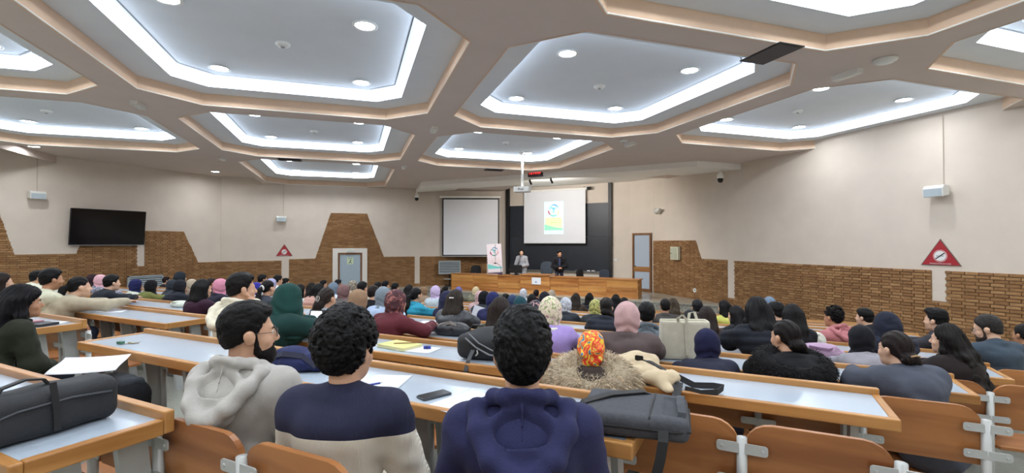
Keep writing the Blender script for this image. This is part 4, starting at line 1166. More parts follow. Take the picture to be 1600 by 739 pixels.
    if kind in ('hijab', 'hijab_short', 'cowl'):
        V = Vox((-.30, -.28, -.42), (.30, .24, .19), h)
        V.ell((0, -.014, .026), (.099, .115, .110), .03)
        V.ell((0, -.040, -.03), (.094, .085, .09), .04)
        V.cap((0, -.015, -.06), (0, -.035, -.17), .084, .10, .04)
        if kind == 'hijab': V.ell((0, -.05, -.205), (.185, .13, .055), .06)
        if kind == 'cowl':
            V.cap((0, -.035, -.10), (0, -.06, -.24), .13, .17, .06); V.ell((0, -.05, -.26), (.235, .17, .09), .07)
        V.ell((0, .115, -.004), (.058, .075, .080), .02, neg=True)
        def dd(q):
            low = np.clip((-q[:, 2] - .02) / .1, 0, 1)
            return (.002 + .005 * low) * np.sin(q[:, 2] * 75 + np.abs(q[:, 0]) * 55 + 4 * vnoise(q * 8, seed)) + .010 * low * vnoise(q * np.array([14, 14, 20.]), seed)
        return V.mesh('headscarf', disp=dd)
    if kind == 'turban':
        V = Vox((-.16, -.18, -.16), (.16, .16, .19), h)
        V.ell((0, -.020, .034), (.090, .112, .106), .02); V.ell((0, -.075, -.035), (.066, .05, .07), .04)
        V.plane((0, .080, .040), (0, .85, -.52), .02); V.plane((0, -.10, -.105), (0, .45, -1), .02)
        V.cap((-.05, -.115, .0), (.05, -.12, .03), .016, k=.02); V.cap((-.04, -.10, -.06), (.05, -.115, -.04), .014, k=.02)
        return V.mesh('headscarf', disp=lambda q: .003 * np.sin(q[:, 2] * 90 + q[:, 0] * 70) + .008 * vnoise(q * 20, seed))
    if kind == 'hoodup':
        V = Vox((-.22, -.26, -.36), (.22, .22, .22), h)
        V.ell((0, -.03, .03), (.11, .135, .13), .03); V.cap((0, -.05, -.04), (0, -.06, -.2), .12, .15, .06)
        V.ell((0, .12, .0), (.07, .10, .10), .02, neg=True)
        return V.mesh('hood', disp=folds(.016, (10, 10, 14), seed))

# ---------------------------------------------------------------- materials for people
def cloth(c, name=None, rough=.85, bump=.25, var=.07):
    n = name or 'cloth_%d_%d_%d' % c
    return mat(n, c, rough, var=var, scale=18, bump=bump, bscale=220, sheen=.04, spec=.15)
def hairmat(c):
    n = 'hair_%d_%d_%d' % c
    if n in MATS: return MATS[n]
    m = mat(n, tuple(int(v * .72) for v in c), .5, var=.35, scale=45, bump=.35, bscale=160, spec=.16); return m
SKIN = [mat('skin_a', (206, 160, 130), .55, var=.04, scale=20), mat('skin_b', (188, 138, 106), .55, var=.04, scale=20), mat('skin_c', (216, 174, 146), .55, var=.04, scale=20)]
def multi(name, cols, scale, detail=0.0, dist=1.5, vor=False, bump=.1):
    """printed textile: hard patches of several colours"""
    if name in MATS: return MATS[name]
    m, nt, b = base_mat(name); tc = nt.nodes.new('ShaderNodeTexCoord')
    n = nt.nodes.new('ShaderNodeTexNoise'); n.inputs['Scale'].default_value = scale; n.inputs['Detail'].default_value = detail; n.inputs['Distortion'].default_value = dist
    nt.links.new(tc.outputs['Object'], n.inputs['Vector'])
    r = nt.nodes.new('ShaderNodeValToRGB'); r.color_ramp.interpolation = 'CONSTANT'; e = r.color_ramp.elements
    k = len(cols)
    for i, (pos, c) in enumerate(cols):
        if i < 2: e[i].position = pos; e[i].color = rgb(*c)
        else: x = e.new(pos); x.color = rgb(*c)
    nt.links.new(n.outputs['Fac'], r.inputs['Fac']); nt.links.new(r.outputs['Color'], b.inputs['Base Color'])
    b.inputs['Roughness'].default_value = .75
    MATS[name] = m; return m
PRINT = {
 'floral_cream': multi('print_floral_cream', [(0, (150, 160, 110)), (.36, (226, 218, 190)), (.60, (206, 160, 170)), (.66, (150, 90, 110)), (.70, (226, 218, 190))], 26),
 'floral_dark': multi('print_floral_dark', [(0, (30, 30, 44)), (.50, (40, 44, 66)), (.58, (206, 180, 180)), (.66, (196, 120, 110))], 30),
 'floral_white': multi('print_floral_white', [(0, (90, 100, 120)), (.36, (205, 208, 216)), (.66, (120, 130, 150))], 34),
 'maroon': multi('print_maroon', [(0, (70, 36, 44)), (.45, (92, 52, 58)), (.60, (168, 108, 100)), (.68, (70, 36, 44))], 14),
 'leopard': multi('print_leopard', [(0, (40, 34, 30)), (.44, (206, 196, 176)), (.58, (60, 48, 40))], 50),
 'yellow': multi('print_yellow', [(0, (90, 96, 60)), (.42, (206, 204, 120)), (.62, (110, 110, 70))], 40),
 'splash': multi('print_splash', [(0, (70, 120, 170)), (.30, (240, 200, 60)), (.42, (226, 60, 44)), (.54, (240, 140, 60)), (.60, (226, 70, 50)), (.66, (246, 210, 70)), (.76, (90, 80, 120))], 13, 0, 2.0),
 'jeansfloral': multi('print_jeansfloral', [(0, (90, 110, 130)), (.45, (64, 62, 78)), (.58, (200, 190, 200))], 40),
}
BODY, GARM, HAIRM = {}, {}, {}
def own_mat(o, m):
    if not o.data.materials: o.data.materials.append(None)
    o.material_slots[0].link = 'OBJECT'; o.material_slots[0].material = m
POSE = ('lean', 'yaw', 'pitch', 'roll', 'sh', 'arms', 'arm_l', 'arm_r', 'stand', 'knee', 'hands', 'curl', 'bulk')
GNAME = {'sweater': 'sweater', 'hoodie': 'hoodie', 'jacket': 'jacket', 'puffer': 'padded_jacket', 'coat': 'coat'}
TROUSER_COL = [(38, 42, 52), (28, 28, 32), (60, 66, 84), (74, 70, 66)]
SHOE = None
def place_person(p, head_px, ytop, V, fz, label, heading=None, group='seated audience', h=.016, hf=.009, hair_h=.011, exact=False, root=None):
    """one figure: continuous body mesh with hair and clothes as parts"""
    global SHOE
    hk = p.get('hair', 'short')
    pose = {k: p[k] for k in POSE if k in p}
    key = tuple(sorted((k, str(v)) for k, v in pose.items())) + (h, hf)
    if key not in BODY: BODY[key] = body_mesh(pose, h, hf)
    me, J = BODY[key]
    o = link('person', me); own_mat(o, SKIN[p.get('skin', 0)])
    top = J['H'].z + .125 + (.012 if hk in ('crop',) else .02)
    x, d = at(head_px, V)
    if heading is None: heading = math.atan2(x - 0.5, 20 - V) * .55
    c, s_ = math.cos(heading), math.sin(heading)
    sc = 1.0; hx, hy = J['H'].x, J['H'].y
    for _ in range(3):
        Vh = V + (s_ * hx + c * hy) * sc
        xh, dh = at(head_px, Vh)
        ztop = CZ + (380 - ytop) * dh / 750.0
        want = ztop - fz
        sc = min(max(want / top, p.get('smin', .90)), p.get('smax', 1.10))
    rx = xh - (c * hx - s_ * hy) * sc
    dz = want - top * sc
    o.location = (rx, V, fz + dz); o.rotation_euler = (0, 0, heading); o.scale = (sc,) * 3
    tag(o, label, 'person', group)
    gk = p.get('top', 'sweater')
    g = (gk,) + key + (p.get('seed', 1),)
    if g not in GARM: GARM[g] = garment_mesh(pose, gk, h, p.get('seed', 1))
    t = link(GNAME[gk], GARM[g], o); own_mat(t, p['topm'] if 'topm' in p else cloth(p['topc']))
    if gk == 'hoodie':
        hh = ('hood', h < .012)
        if hh not in GARM: GARM[hh] = hood_mesh(.0075 if h < .012 else .011)
        q = link('hood', GARM[hh], t); q.location = J['N'] + Vector((0, -.005, -.012)); q.rotation_euler = (-math.radians(p.get('lean', 8)) * .7, 0, 0); own_mat(q, p['topm'] if 'topm' in p else cloth(p['topc']))
    tk = ('tr', p.get('stand', False), p.get('knee', .13))
    if tk not in GARM: GARM[tk] = trousers_mesh({k: v for k, v in pose.items() if k in ('stand', 'knee')})
    t2 = link('trousers', GARM[tk], o); own_mat(t2, cloth(p.get('trc', TROUSER_COL[int(head_px) % 4])))
    if SHOE is None: SHOE = shoe_mesh()
    for n in 'lr':
        a = J['A' + n]; f = link('shoe', SHOE, o); f.location = (a.x, a.y, 0.005); own_mat(f, mat('shoe_dark', (34, 32, 34), .5))
    if hk:
        kk = (hk, hair_h, p.get('hseed', 1))
        if kk not in HAIRM: HAIRM[kk] = hair_mesh(hk, hair_h, p.get('hseed', 1))
        scarf = hk in ('hijab', 'hijab_short', 'cowl', 'turban')
        ho = link('headscarf' if scarf else ('hood' if hk == 'hoodup' else 'hair'), HAIRM[kk], o)
        ho.location = J['H']; ho.rotation_euler = J['R'].to_euler()
        own_mat(ho, p['hairm'] if 'hairm' in p else (cloth(p['hairc']) if scarf or hk == 'hoodup' else hairmat(p.get('hairc', (26, 22, 22)))))
    return o, J
def add_part(o, name, me, J, m):
    """a part fixed to the head"""
    q = link(name, me, o); q.location = J['H']; q.rotation_euler = J['R'].to_euler()
    if m is not None: own_mat(q, m)
    return q
BK = (22, 20, 22); BR = (52, 40, 34); DB = (34, 28, 26)
def P(px, yt, row, hair, hc, top, tc, label, **k):
    p = dict(lean=k.pop('lean', 12), yaw=k.pop('yaw', 0), sh=k.pop('sh', .148), hair=hair, top=top, skin=k.pop('skin', int(px) % 3))
    if isinstance(hc, str): p['hairm'] = PRINT[hc]
    elif hc: p['hairc'] = hc
    if isinstance(tc, str): p['topm'] = PRINT[tc]
    else: p['topc'] = tc
    V = near(row) - k.pop('back', .33); heading = k.pop('heading', None)
    kw = {a: k.pop(a) for a in ('h', 'hf', 'hair_h') if a in k}
    p.update(k)
    return place_person(p, px, yt, V, floor_z(row), label, heading, **kw)

MEN = dict(sh=.168)
# ---- far rows and middle block -------------------------------------------------------------
P(5, 425, 1, 'long', BR, 'jacket', (60, 50, 46), 'person with long brown hair at the picture edge, hand near the mouth', lean=12)
P(60, 422, 2, 'short', BK, 'puffer', (214, 214, 196), 'person in a pale hooded jacket behind the man in a cream sweater', lean=24)
P(82, 418, 1, 'short', BK, 'sweater', (206, 206, 182), 'short-haired man in a cream sweater beside the beige sweater student', lean=12, **MEN)
P(147, 429, 4, 'hoodup', (48, 34, 38), 'coat', (48, 34, 38), 'person in a dark maroon hood beside the pink headscarf', lean=12)
P(159, 428, 3, 'hijab', (214, 168, 178), 'jacket', 'jeansfloral', 'person with pale pink headscarf and patterned denim jacket', lean=12)
P(176, 428, 2, 'short', BK, 'jacket', (34, 38, 46), 'man in a black jacket resting his hand near his face at the desk', lean=24, **MEN)
P(214, 435, 3, 'hijab', (36, 40, 84), 'coat', (206, 208, 194), 'person with navy headscarf and cream coat before the louvred panel', lean=12)
P(238, 436, 3, 'hijab', (24, 24, 28), 'jacket', (112, 116, 66), 'person with black headscarf and olive green jacket', lean=24)
P(261, 432, 6, 'short', (40, 22, 26), 'jacket', (46, 40, 44), 'small far head right of the louvred panel', lean=12)
P(270, 436, 4, 'hijab', (50, 56, 64), 'coat', (50, 56, 64), 'person with slate grey headscarf behind the black puffer', lean=12)
P(284, 425, 5, 'hoodup', (40, 46, 52), 'puffer', (40, 46, 52), 'person in a tall dark slate hood towards the wall corner', lean=12)
P(283, 436, 3, 'hijab', (30, 32, 38), 'puffer', (34, 38, 48), 'person with black headscarf and black padded jacket near the white bag', lean=24)
P(301, 435, 4, 'hijab', (178, 164, 144), 'coat', (120, 104, 92), 'person with beige headscarf beside the dark purple coat', lean=12)
P(318, 435, 2, 'bob', BK, 'coat', (54, 32, 48), 'person with black hair and dark purple coat at the desk end', lean=12)
P(331, 434, 5, 'short', (60, 44, 44), 'jacket', (60, 50, 60), 'small dark head between the purple coat and pink headscarf', lean=12)
P(346, 434, 3, 'hijab', (206, 138, 160), 'coat', (40, 40, 54), 'person with bright pink headscarf and dark coat', lean=12)
P(402, 440, 4, 'hijab', (52, 50, 140), 'jacket', (206, 208, 214), 'person with royal blue headscarf beyond the cream hoodie', lean=12)
P(411, 428, 6, 'short', BK, 'jacket', (60, 60, 70), 'short-haired far person above the royal blue headscarf', lean=12)
po, J = P(420, 436, 3, 'pony', BK, 'sweater', (64, 68, 78), 'person with black ponytail tied by a white scrunchie', lean=12)
sc_ = MB(); sc_.tube([(.035 * math.cos(t), -.115 + .0 * t, .012 + .035 * math.sin(t)) for t in [2 * math.pi * i / 12 for i in range(13)]], .014, 8)
add_part(po, 'scrunchie', sc_.mesh('scrunchie'), J, mat('scrunchie_white', (226, 226, 220), .8))
P(425, 434, 5, 'hijab', (168, 166, 200), 'sweater', (206, 208, 220), 'person with pale lavender headscarf near the black ponytail', lean=12)
P(435, 429, 6, 'short', BK, 'sweater', (214, 216, 222), 'short-haired man in a white shirt before the white wall strip', lean=12, **MEN)
P(447, 434, 7, 'short', BK, 'jacket', (150, 130, 110), 'far dark-haired person just right of the white wall strip', lean=12)
P(470, 443, 4, 'bob', BK, 'sweater', (198, 200, 200), 'person with black hair and pale shirt behind the green headscarf', lean=12)
P(488, 441, 6, 'long', DB, 'jacket', (80, 62, 56), 'far person with dark hair beside the pink fur-trimmed coat', lean=12)
P(499, 442, 4, 'bob', BK, 'puffer', (190, 150, 138), 'person with dark hair and pinkish padded coat', lean=24)
P(506, 437, 8, 'short', BK, 'jacket', (80, 60, 60), 'far dark head above the pinkish coat', lean=12)
P(522, 440, 5, 'hijab', (108, 124, 140), 'coat', (206, 214, 222), 'person with slate blue headscarf and white coat left of the exit door', lean=12)
P(529, 436, 8, 'short', (30, 34, 40), 'jacket', (40, 40, 50), 'tiny dark head at the left jamb of the exit door', lean=12)
P(538, 443, 4, 'hijab', (122, 94, 94), 'jacket', (98, 92, 90), 'person with mauve headscarf and grey brown jacket', lean=12)
P(552, 437, 6, 'hijab', 'leopard', 'coat', (196, 180, 160), 'person with leopard print headscarf before the exit door', lean=12)
P(567, 439, 5, 'short', BK, 'sweater', (196, 188, 176), 'dark-haired person at the right jamb of the exit door', lean=12)
P(584, 445, 4, 'short', (50, 40, 38), 'sweater', (26, 26, 30), 'brown-haired man in a black T-shirt behind the tan headscarf', lean=12, **MEN)
P(591, 440, 7, 'short', BK, 'jacket', (40, 44, 60), 'far dark head left of the grey-blue headscarf', lean=12)
P(603, 438, 8, 'short', BK, 'jacket', (70, 84, 104), 'far short-haired person behind the grey-blue headscarf', lean=12)
P(600, 446, 3, 'hijab', (126, 138, 148), 'sweater', (170, 188, 216), 'person with grey-blue headscarf and light blue shirt', lean=12)
P(618, 441, 7, 'short', BK, 'jacket', (40, 42, 54), 'far black-haired person above the maroon headscarf', lean=12)
P(640, 444, 7, 'long', BK, 'jacket', (90, 92, 92), 'far person with long black hair between maroon and turquoise jackets', lean=12)
P(651, 448, 4, 'pony', BK, 'puffer', (52, 148, 176), 'person with black ponytail in a turquoise padded jacket', lean=12, heading=-.25)
P(663, 447, 8, 'hijab', (138, 112, 86), 'jacket', (150, 130, 110), 'far person with brown headscarf behind the turquoise jacket', lean=12)
P(681, 445, 6, 'hijab', (196, 178, 214), 'sweater', (182, 196, 204), 'person with lilac headscarf and pale grey sweater', lean=12)
P(690, 452, 8, 'short', BK, 'sweater', (206, 160, 190), 'far person in a pink top right of the lilac headscarf', lean=12)
P(696, 447, 9, 'short', BK, 'jacket', (44, 40, 46), 'far dark head just left of the podium end', lean=12)
P(717, 447, 9, 'hijab', (110, 104, 160), 'jacket', (130, 130, 110), 'far person with violet headscarf below the podium left end', lean=12)
P(700, 455, 4, 'hoodup', (42, 44, 70), 'coat', (42, 44, 70), 'person in navy hood left of the long barrette hair', lean=12)
P(744, 447, 9, 'hijab', (206, 188, 150), 'puffer', (120, 120, 100), 'far person with cream headscarf below the podium', lean=12)
P(750, 453, 6, 'hijab', (190, 160, 160), 'coat', (190, 160, 160), 'person with dusty pink headscarf beside the black headscarf', lean=12)
P(757, 453, 5, 'hijab', (24, 24, 28), 'coat', (60, 64, 70), 'person with black headscarf beside the navy headscarf below the podium', lean=12)
P(771, 454, 4, 'hijab', (42, 46, 92), 'coat', (42, 46, 84), 'person with navy headscarf holding a white sheet', lean=12)
P(790, 458, 7, 'short', BK, 'jacket', (44, 46, 54), 'dark head between navy and teal headscarves', lean=12)
P(801, 459, 6, 'hijab', (56, 70, 100), 'coat', (56, 70, 100), 'person with steel blue headscarf behind the teal headscarf', lean=12)
P(813, 461, 4, 'hijab', (38, 74, 84), 'coat', (38, 60, 68), 'person with teal headscarf left of the wavy-haired man', lean=12)
P(818, 450, 9, 'hijab', (196, 196, 204), 'coat', (180, 186, 192), 'far person with silver grey headscarf below the podium notice', lean=12)
P(838, 452, 10, 'short', (38, 24, 32), 'jacket', (50, 40, 50), 'far person with dark hair below the podium notice', lean=12)
P(832, 458, 7, 'bob', (34, 34, 38), 'jacket', (50, 52, 58), 'dark-haired person above the dark floral headscarf', lean=12)
P(837, 467, 3, 'hijab', 'floral_dark', 'jacket', 'floral_dark', 'person with dark blue floral headscarf and matching jacket', lean=24)
P(851, 454, 6, 'hijab', (38, 38, 46), 'coat', (40, 42, 50), 'person with black headscarf right of the dark floral headscarf', lean=12)
P(862, 452, 9, 'hijab', (170, 158, 142), 'coat', (60, 54, 50), 'far person with taupe headscarf below the podium', lean=12)
P(884, 463, 5, 'hijab', 'floral_white', 'coat', (52, 56, 64), 'person with white flowered headscarf and dark coat', lean=12)
P(900, 457, 8, 'long', (56, 46, 40), 'jacket', (70, 60, 52), 'far person with long brown hair pinned by a small clip', lean=12)
P(921, 457, 9, 'bob', BK, 'coat', (36, 38, 48), 'far person with black hair above the yellow headscarf', lean=12)
P(930, 466, 5, 'hijab', 'yellow', 'coat', (54, 56, 60), 'person with yellow patterned headscarf', lean=12)
po, J = P(947, 464, 4, 'lowbun', DB, 'puffer', (46, 50, 60), 'person with bun and headband in a dark padded jacket', lean=12)
hb = MB(); hb.tube([(.088 * math.cos(t), .01, .03 + .108 * math.sin(t)) for t in [math.pi * (.05 + .9 * i / 12) for i in range(13)]], .008, 6)
add_part(po, 'headband', hb.mesh('headband'), J, mat('headband_dark', (70, 60, 64), .4))
P(962, 459, 8, 'bob', BK, 'coat', (30, 30, 34), 'far person with black hair left of the pink headscarf', lean=12)
P(975, 464, 7, 'short', BK, 'jacket', (40, 40, 44), 'far dark head touching the pink headscarf outline', lean=12)
P(1010, 470, 3, 'short', BK, 'hoodie', (98, 108, 116), 'man in a grey hoodie right of the pink headscarf', lean=12, **MEN)
P(1039, 466, 6, 'short', (30, 26, 26), 'jacket', (72, 70, 68), 'short-haired man in a dark grey jacket before the stage step', lean=12, **MEN)
P(1051, 465, 7, 'longwavy', (84, 70, 54), 'jacket', (80, 74, 66), 'person with long curly light brown hair', lean=12)
P(1089, 467, 6, 'short', (36, 36, 40), 'jacket', (70, 72, 74), 'dark-haired person before the stage step near the socket', lean=12)
P(1079, 483, 3, 'short', BK, 'jacket', (40, 38, 40), 'dark-haired man whose head shows over the cream tote bag', lean=12, **MEN)
P(1103, 477, 4, 'long', (56, 44, 40), 'sweater', (60, 52, 52), 'person with smooth long brown hair behind the navy headscarf', lean=12)
P(1130, 468, 7, 'bob', BK, 'sweater', (204, 206, 110), 'person with black hair and yellow top looking aside', lean=12, heading=.8)
P(1148, 476, 5, 'long', (28, 26, 30), 'coat', (36, 38, 44), 'person with black hair in profile left of the long black hair', lean=12, heading=.9)
P(1201, 463, 6, 'crop', (150, 176, 206), 'sweater', (120, 130, 150), 'person in a light blue cap behind the long black hair', lean=12)
P(1211, 470, 5, 'short', BK, 'jacket', (50, 50, 56), 'black-haired person in profile with hand against the face', lean=12, heading=.9)
P(1236, 473, 4, 'long', (26, 24, 26), 'coat', (30, 30, 36), 'person with long black hair right of the hand-on-face profile', lean=12)
P(1300, 478, 5, 'curly', BK, 'hoodie', (186, 122, 126), 'man with curly black hair in a pink hoodie', lean=12, heading=.8, **MEN)
P(1349, 480, 6, 'short', BK, 'jacket', (36, 38, 44), 'dark-haired person leaning aside behind the navy hood', lean=24, heading=.9)
P(1382, 488, 4, 'hoodup', (36, 40, 54), 'puffer', (36, 40, 54), 'person in a navy black hood behind the messy bun', lean=24)
P(1343, 505, 3, 'hijab', (28, 28, 34), 'sweater', (150, 148, 156), 'person with black headscarf and grey top left of the messy bun', lean=24)
P(1460, 481, 5, 'quiff', BK, 'jacket', (60, 60, 66), 'man with swept-up black hair near the triangular sign', lean=12, heading=.9, **MEN)
P(1597, 505, 5, 'crop', (40, 36, 36), 'jacket', (60, 66, 74), 'short-haired person cut by the right picture edge', lean=12, heading=.5)
# ================================================================ the nearer people, modelled finer
FINE = dict(h=.011, hf=.006, hair_h=.0065)
MID = dict(h=.013, hf=.008, hair_h=.008)
def fur(o, name, J, col, rx, ry, rr_, drop, n, length, seed, dz=0.0):
    """thick fur trim lying round the shoulders: a soft core and tapering strands"""
    c = J['N'] + Vector((0, -.03, dz)); rng = random.Random(seed)
    def ringp(t): return c + Vector((rx * math.cos(t), ry * math.sin(t) - .01, -drop * (1 - math.sin(t)) * .5))
    V = Vox(tuple(c + Vector((-rx - .16, -ry - .2, -drop - .2))), tuple(c + Vector((rx + .16, ry + .16, .16))), .013)
    ts = [math.radians(a) for a in range(-245, 66, 15)]
    V.chain([ringp(t) for t in ts], [rr_] * len(ts), .02)
    core = V.mesh('fur_core', disp=folds(.02, (24, 24, 24), seed)); cm = cloth(tuple(int(v * .8) for v in col), None, .95)
    k = link(name, core, o); own_mat(k, cm)
    m = MB()
    for i in range(n):
        t = math.radians(rng.uniform(-248, 68)); a = rng.uniform(0, 2 * math.pi)
        b = ringp(t); out = Vector((math.cos(t), math.sin(t), 0))
        nrm = (out * math.cos(a) + Vector((0, 0, 1)) * math.sin(a)).normalized()
        p0 = b + nrm * rr_ * .9
        d = (nrm + out * .5 + Vector((rng.gauss(0, .3), rng.gauss(0, .3), -.75 + rng.gauss(0, .25)))).normalized()
        s = d.cross(Vector((rng.gauss(0, 1), rng.gauss(0, 1), rng.gauss(0, 1)))).normalized() * rng.uniform(.0022, .0042)
        s2 = d.cross(s).normalized() * s.length
        l = length * rng.uniform(.6, 1.25); p1 = p0 + d * l * .55; p2 = p0 + d * l + Vector((0, 0, -l * .25))
        m.add([p0 - s, p0 + s, p0 + s2, p1 - s * .7, p1 + s * .7, p1 + s2 * .7, p2], [(0, 1, 4, 3), (1, 2, 5, 4), (2, 0, 3, 5), (3, 4, 6), (4, 5, 6), (5, 3, 6)])
    f = m.build('fur_strands', None, k, True); own_mat(f, mat('fur_%d_%d' % (col[0], seed), col, .9, var=.35, scale=25)); f['kind'] = 'stuff'
def glasses(o, J, m_):
    m = MB()
    for s in (-1, 1):
        m.tube([(s * .033 + .024 * math.cos(t), .104 - .10 * abs(s * .033 + .024 * math.cos(t)) ** 1.0 * .35, -.003 + .019 * math.sin(t)) for t in [2 * math.pi * i / 16 for i in range(17)]], .0016, 6, False)
        m.tube([(s * .058, .083, .003), (s * .074, .05, .004), (s * .080, -.01, .006), (s * .079, -.025, -.008)], .0015, 6)
    m.tube([(-.010, .103, .0), (0, .106, .004), (.010, .103, .0)], .0014, 6)
    add_part(o, 'glasses', m.mesh('glasses', None, True), J, m_)
def eyes(o, J):
    for s in (-1, 1):
        m = MB().lathe([(0, -.0115), (.0058, -.0098), (.0098, -.0055), (.0112, 0), (.0098, .0055), (.0058, .0098), (0, .0115)], 12, (s * .031, .080, .0))
        e = add_part(o, 'eye', m.mesh('eye', None, True), J, mat('eye_white', (220, 214, 206), .3, var=0))
        i = MB().lathe([(0, 0), (.005, 0), (.004, .0015), (0, .002)], 10, (s * .031, .0905, .0), Matrix.Rotation(-math.pi/2, 3, 'X')).mesh('iris')
        q = link('iris', i, e); own_mat(q, mat('iris_dark', (38, 26, 20), .2, var=0))
        b = MB().tube([(s * .014, .092, .017), (s * .030, .093, .0225), (s * .048, .082, .018)], [.0035, .004, .002], 6).mesh('eyebrow', None, True)
        add_part(o, 'eyebrow', b, J, hairmat(BK))
def beard(o, J, c, full=1.0):
    V = Vox((-.11, -.05, -.18), (.11, .14, .06), .006)
    V.ell((0, .042, -.085), (.056, .062, .050 + .012 * full), .02); V.ell((0, .078, -.112), (.03, .022, .026 * full), .02)
    for s in (-1, 1): V.cap((s * .060, .022, -.075), (s * .066, .018, -.01), .012, .007, .02)
    V.cap((-.024, .094, -.052), (.024, .094, -.052), .006, k=.008)
    V.ell((0, .105, -.066), (.022, .02, .010), .006, neg=True)
    V.ell((0, .065, -.015), (.056, .075, .030), .012, neg=True)
    V.plane((0, -.0, -.09), (0, -.9, -.25), .01)
    add_part(o, 'beard', V.mesh('beard', disp=lambda q: .004 * vnoise(q * 140, 3) + .004 * vnoise(q * 60, 5)), J, hairmat(c))
def two_tone(name, c1, c2, zc, slope=0.0):
    if name in MATS: return MATS[name]
    m, nt, b = base_mat(name); tc = nt.nodes.new('ShaderNodeTexCoord'); sp = nt.nodes.new('ShaderNodeSeparateXYZ')
    nt.links.new(tc.outputs['Object'], sp.inputs[0])
    ml = nt.nodes.new('ShaderNodeMath'); ml.operation = 'MULTIPLY_ADD'; ml.inputs[1].default_value = slope
    nt.links.new(sp.outputs['Y'], ml.inputs[0]); nt.links.new(sp.outputs['Z'], ml.inputs[2])
    gt = nt.nodes.new('ShaderNodeMath'); gt.operation = 'GREATER_THAN'; gt.inputs[1].default_value = zc
    nt.links.new(ml.outputs[0], gt.inputs[0])
    mx = nt.nodes.new('ShaderNodeMix'); mx.data_type = 'RGBA'; mx.inputs[6].default_value = rgb(*c2); mx.inputs[7].default_value = rgb(*c1)
    nt.links.new(gt.outputs[0], mx.inputs[0]); nt.links.new(mx.outputs[2], b.inputs['Base Color'])
    w = nt.nodes.new('ShaderNodeTexWave'); w.inputs['Scale'].default_value = 60; w.inputs['Distortion'].default_value = .5
    nt.links.new(tc.outputs['Object'], w.inputs['Vector'])
    bp = nt.nodes.new('ShaderNodeBump'); bp.inputs['Strength'].default_value = .35; bp.inputs['Distance'].default_value = .004
    nt.links.new(w.outputs['Fac'], bp.inputs['Height']); nt.links.new(bp.outputs['Normal'], b.inputs['Normal'])
    b.inputs['Roughness'].default_value = .9
    MATS[name] = m; return m

# row 0 ------------------------------------------------------------------------------------
o, J = P(391, 467, 0, 'short', (20, 18, 18), 'hoodie', (180, 177, 172), 'bearded man with thin glasses in a light grey hoodie', lean=3, yaw=-42, sh=.175, back=.43, smin=1.0, arms='lap', skin=0, heading=.22, seed=3, bulk=.008, hands=True, **FINE)
glasses(o, J, mat('glasses_metal', (96, 92, 88), .3, .7, var=0)); eyes(o, J); beard(o, J, (24, 20, 19), 1.0)
o, J = P(545, 488, 0, 'curly', (20, 19, 20), 'sweater', (34, 36, 66), 'curly-haired man in a navy and cream sweater', lean=4, sh=.172, back=.43, smin=1.0, arms='lap', skin=0, heading=.36, yaw=-12, seed=5, bulk=.01, hands=True, topm=two_tone('navy_cream_knit', (32, 34, 62), (232, 226, 210), .915, .1), **FINE)
[c for c in o.children if c.name.startswith('hair')][0].scale = (1.13, 1.10, 1.08)
eyes(o, J)
o, J = P(816, 486, 0, 'wavy', (20, 20, 22), 'hoodie', (46, 48, 82), 'wavy-haired man in a navy blue hoodie seen from behind', lean=8, sh=.166, smin=1.07, arms='lap', skin=0, heading=.44, seed=7, bulk=.006, hands=True, **FINE)
[c for c in o.children if c.name.startswith('hair')][0].scale = (.97, 1.0, 1.07)
V_ = Vox((-.12, -.14, -.04), (.12, .12, .08), .008); V_.chain([(.062 * math.cos(t), .062 * math.sin(t), .0) for t in [2*math.pi*i/16 for i in range(17)]], [.016] * 17, .01)
cl = link('shirt_collar', V_.mesh('shirt_collar'), o); own_mat(cl, cloth((62, 64, 70))); cl.location = J['N'] + Vector((0, -.005, .012))
eyes(o, J)
o, J = P(40, 446, 0, 'longwavy', (24, 23, 28), 'jacket', (44, 48, 38), 'long curly-haired woman in a dark green jacket reading a sheet', lean=18, yaw=-14, arms='lap', skin=1, heading=.0, seed=2, bulk=.01, hands=True, **FINE)
[c for c in o.children if c.name.startswith('hair')][0].scale = (1.38, 1.28, 1.12)
eyes(o, J)
GIRL = o
# row 1 ------------------------------------------------------------------------------------
o, J = P(379, 424, 1, 'short', (24, 22, 22), 'hoodie', (222, 216, 196), 'short-haired man in a cream printed hoodie, chin on hand', lean=12, yaw=-28, sh=.165, arm_r='chin', arm_l='desk', skin=0, heading=.15, seed=4, hands=True, **MID)
prr = random.Random(8); m = MB()
for r_ in range(5):
    x = -.09
    while x < .05:
        l = prr.uniform(.012, .03); m.bb(x, x + l, -.002, .002, .80 - r_ * .045, .807 - r_ * .045 + prr.uniform(0, .008)); x += l + .012
pr = m.build('printed_text', mat('print_ink', (110, 100, 84), .8, var=0), o); pr.location = (-.03, -.128, -.02); pr.rotation_euler = (-.10, 0, 0)
o, J = P(453, 440, 1, 'cowl', (30, 66, 62), 'coat', (28, 58, 56), 'person wrapped in a dark green headscarf and coat near the laptop', lean=26, sh=.16, skin=0, heading=-.1, seed=3, bulk=.01, **MID)
o, J = P(923, 514, 1, 'turban', 'splash', 'puffer', (62, 54, 50), 'person with a multicoloured turban and pale fur-trimmed coat', lean=24, sh=.16, skin=0, heading=.35, smin=.86, seed=4, **MID)
fur(o, 'fur_trim', J, (204, 188, 162), .180, .125, .105, .12, 12000, .075, 3, .015)
o, J = P(126, 430, 1, 'pony', BK, 'sweater', (176, 166, 144), 'woman with a black ponytail in a beige sweater leaning over the desk with a pencil', lean=34, yaw=-10, sh=.165, arm_r=((.27, .50, .86), (.17, .76, .87)), arm_l=((-.22, .46, .86), (-.02, .62, .87)), skin=2, heading=.0, seed=6, bulk=.012, hands=True, **MID)
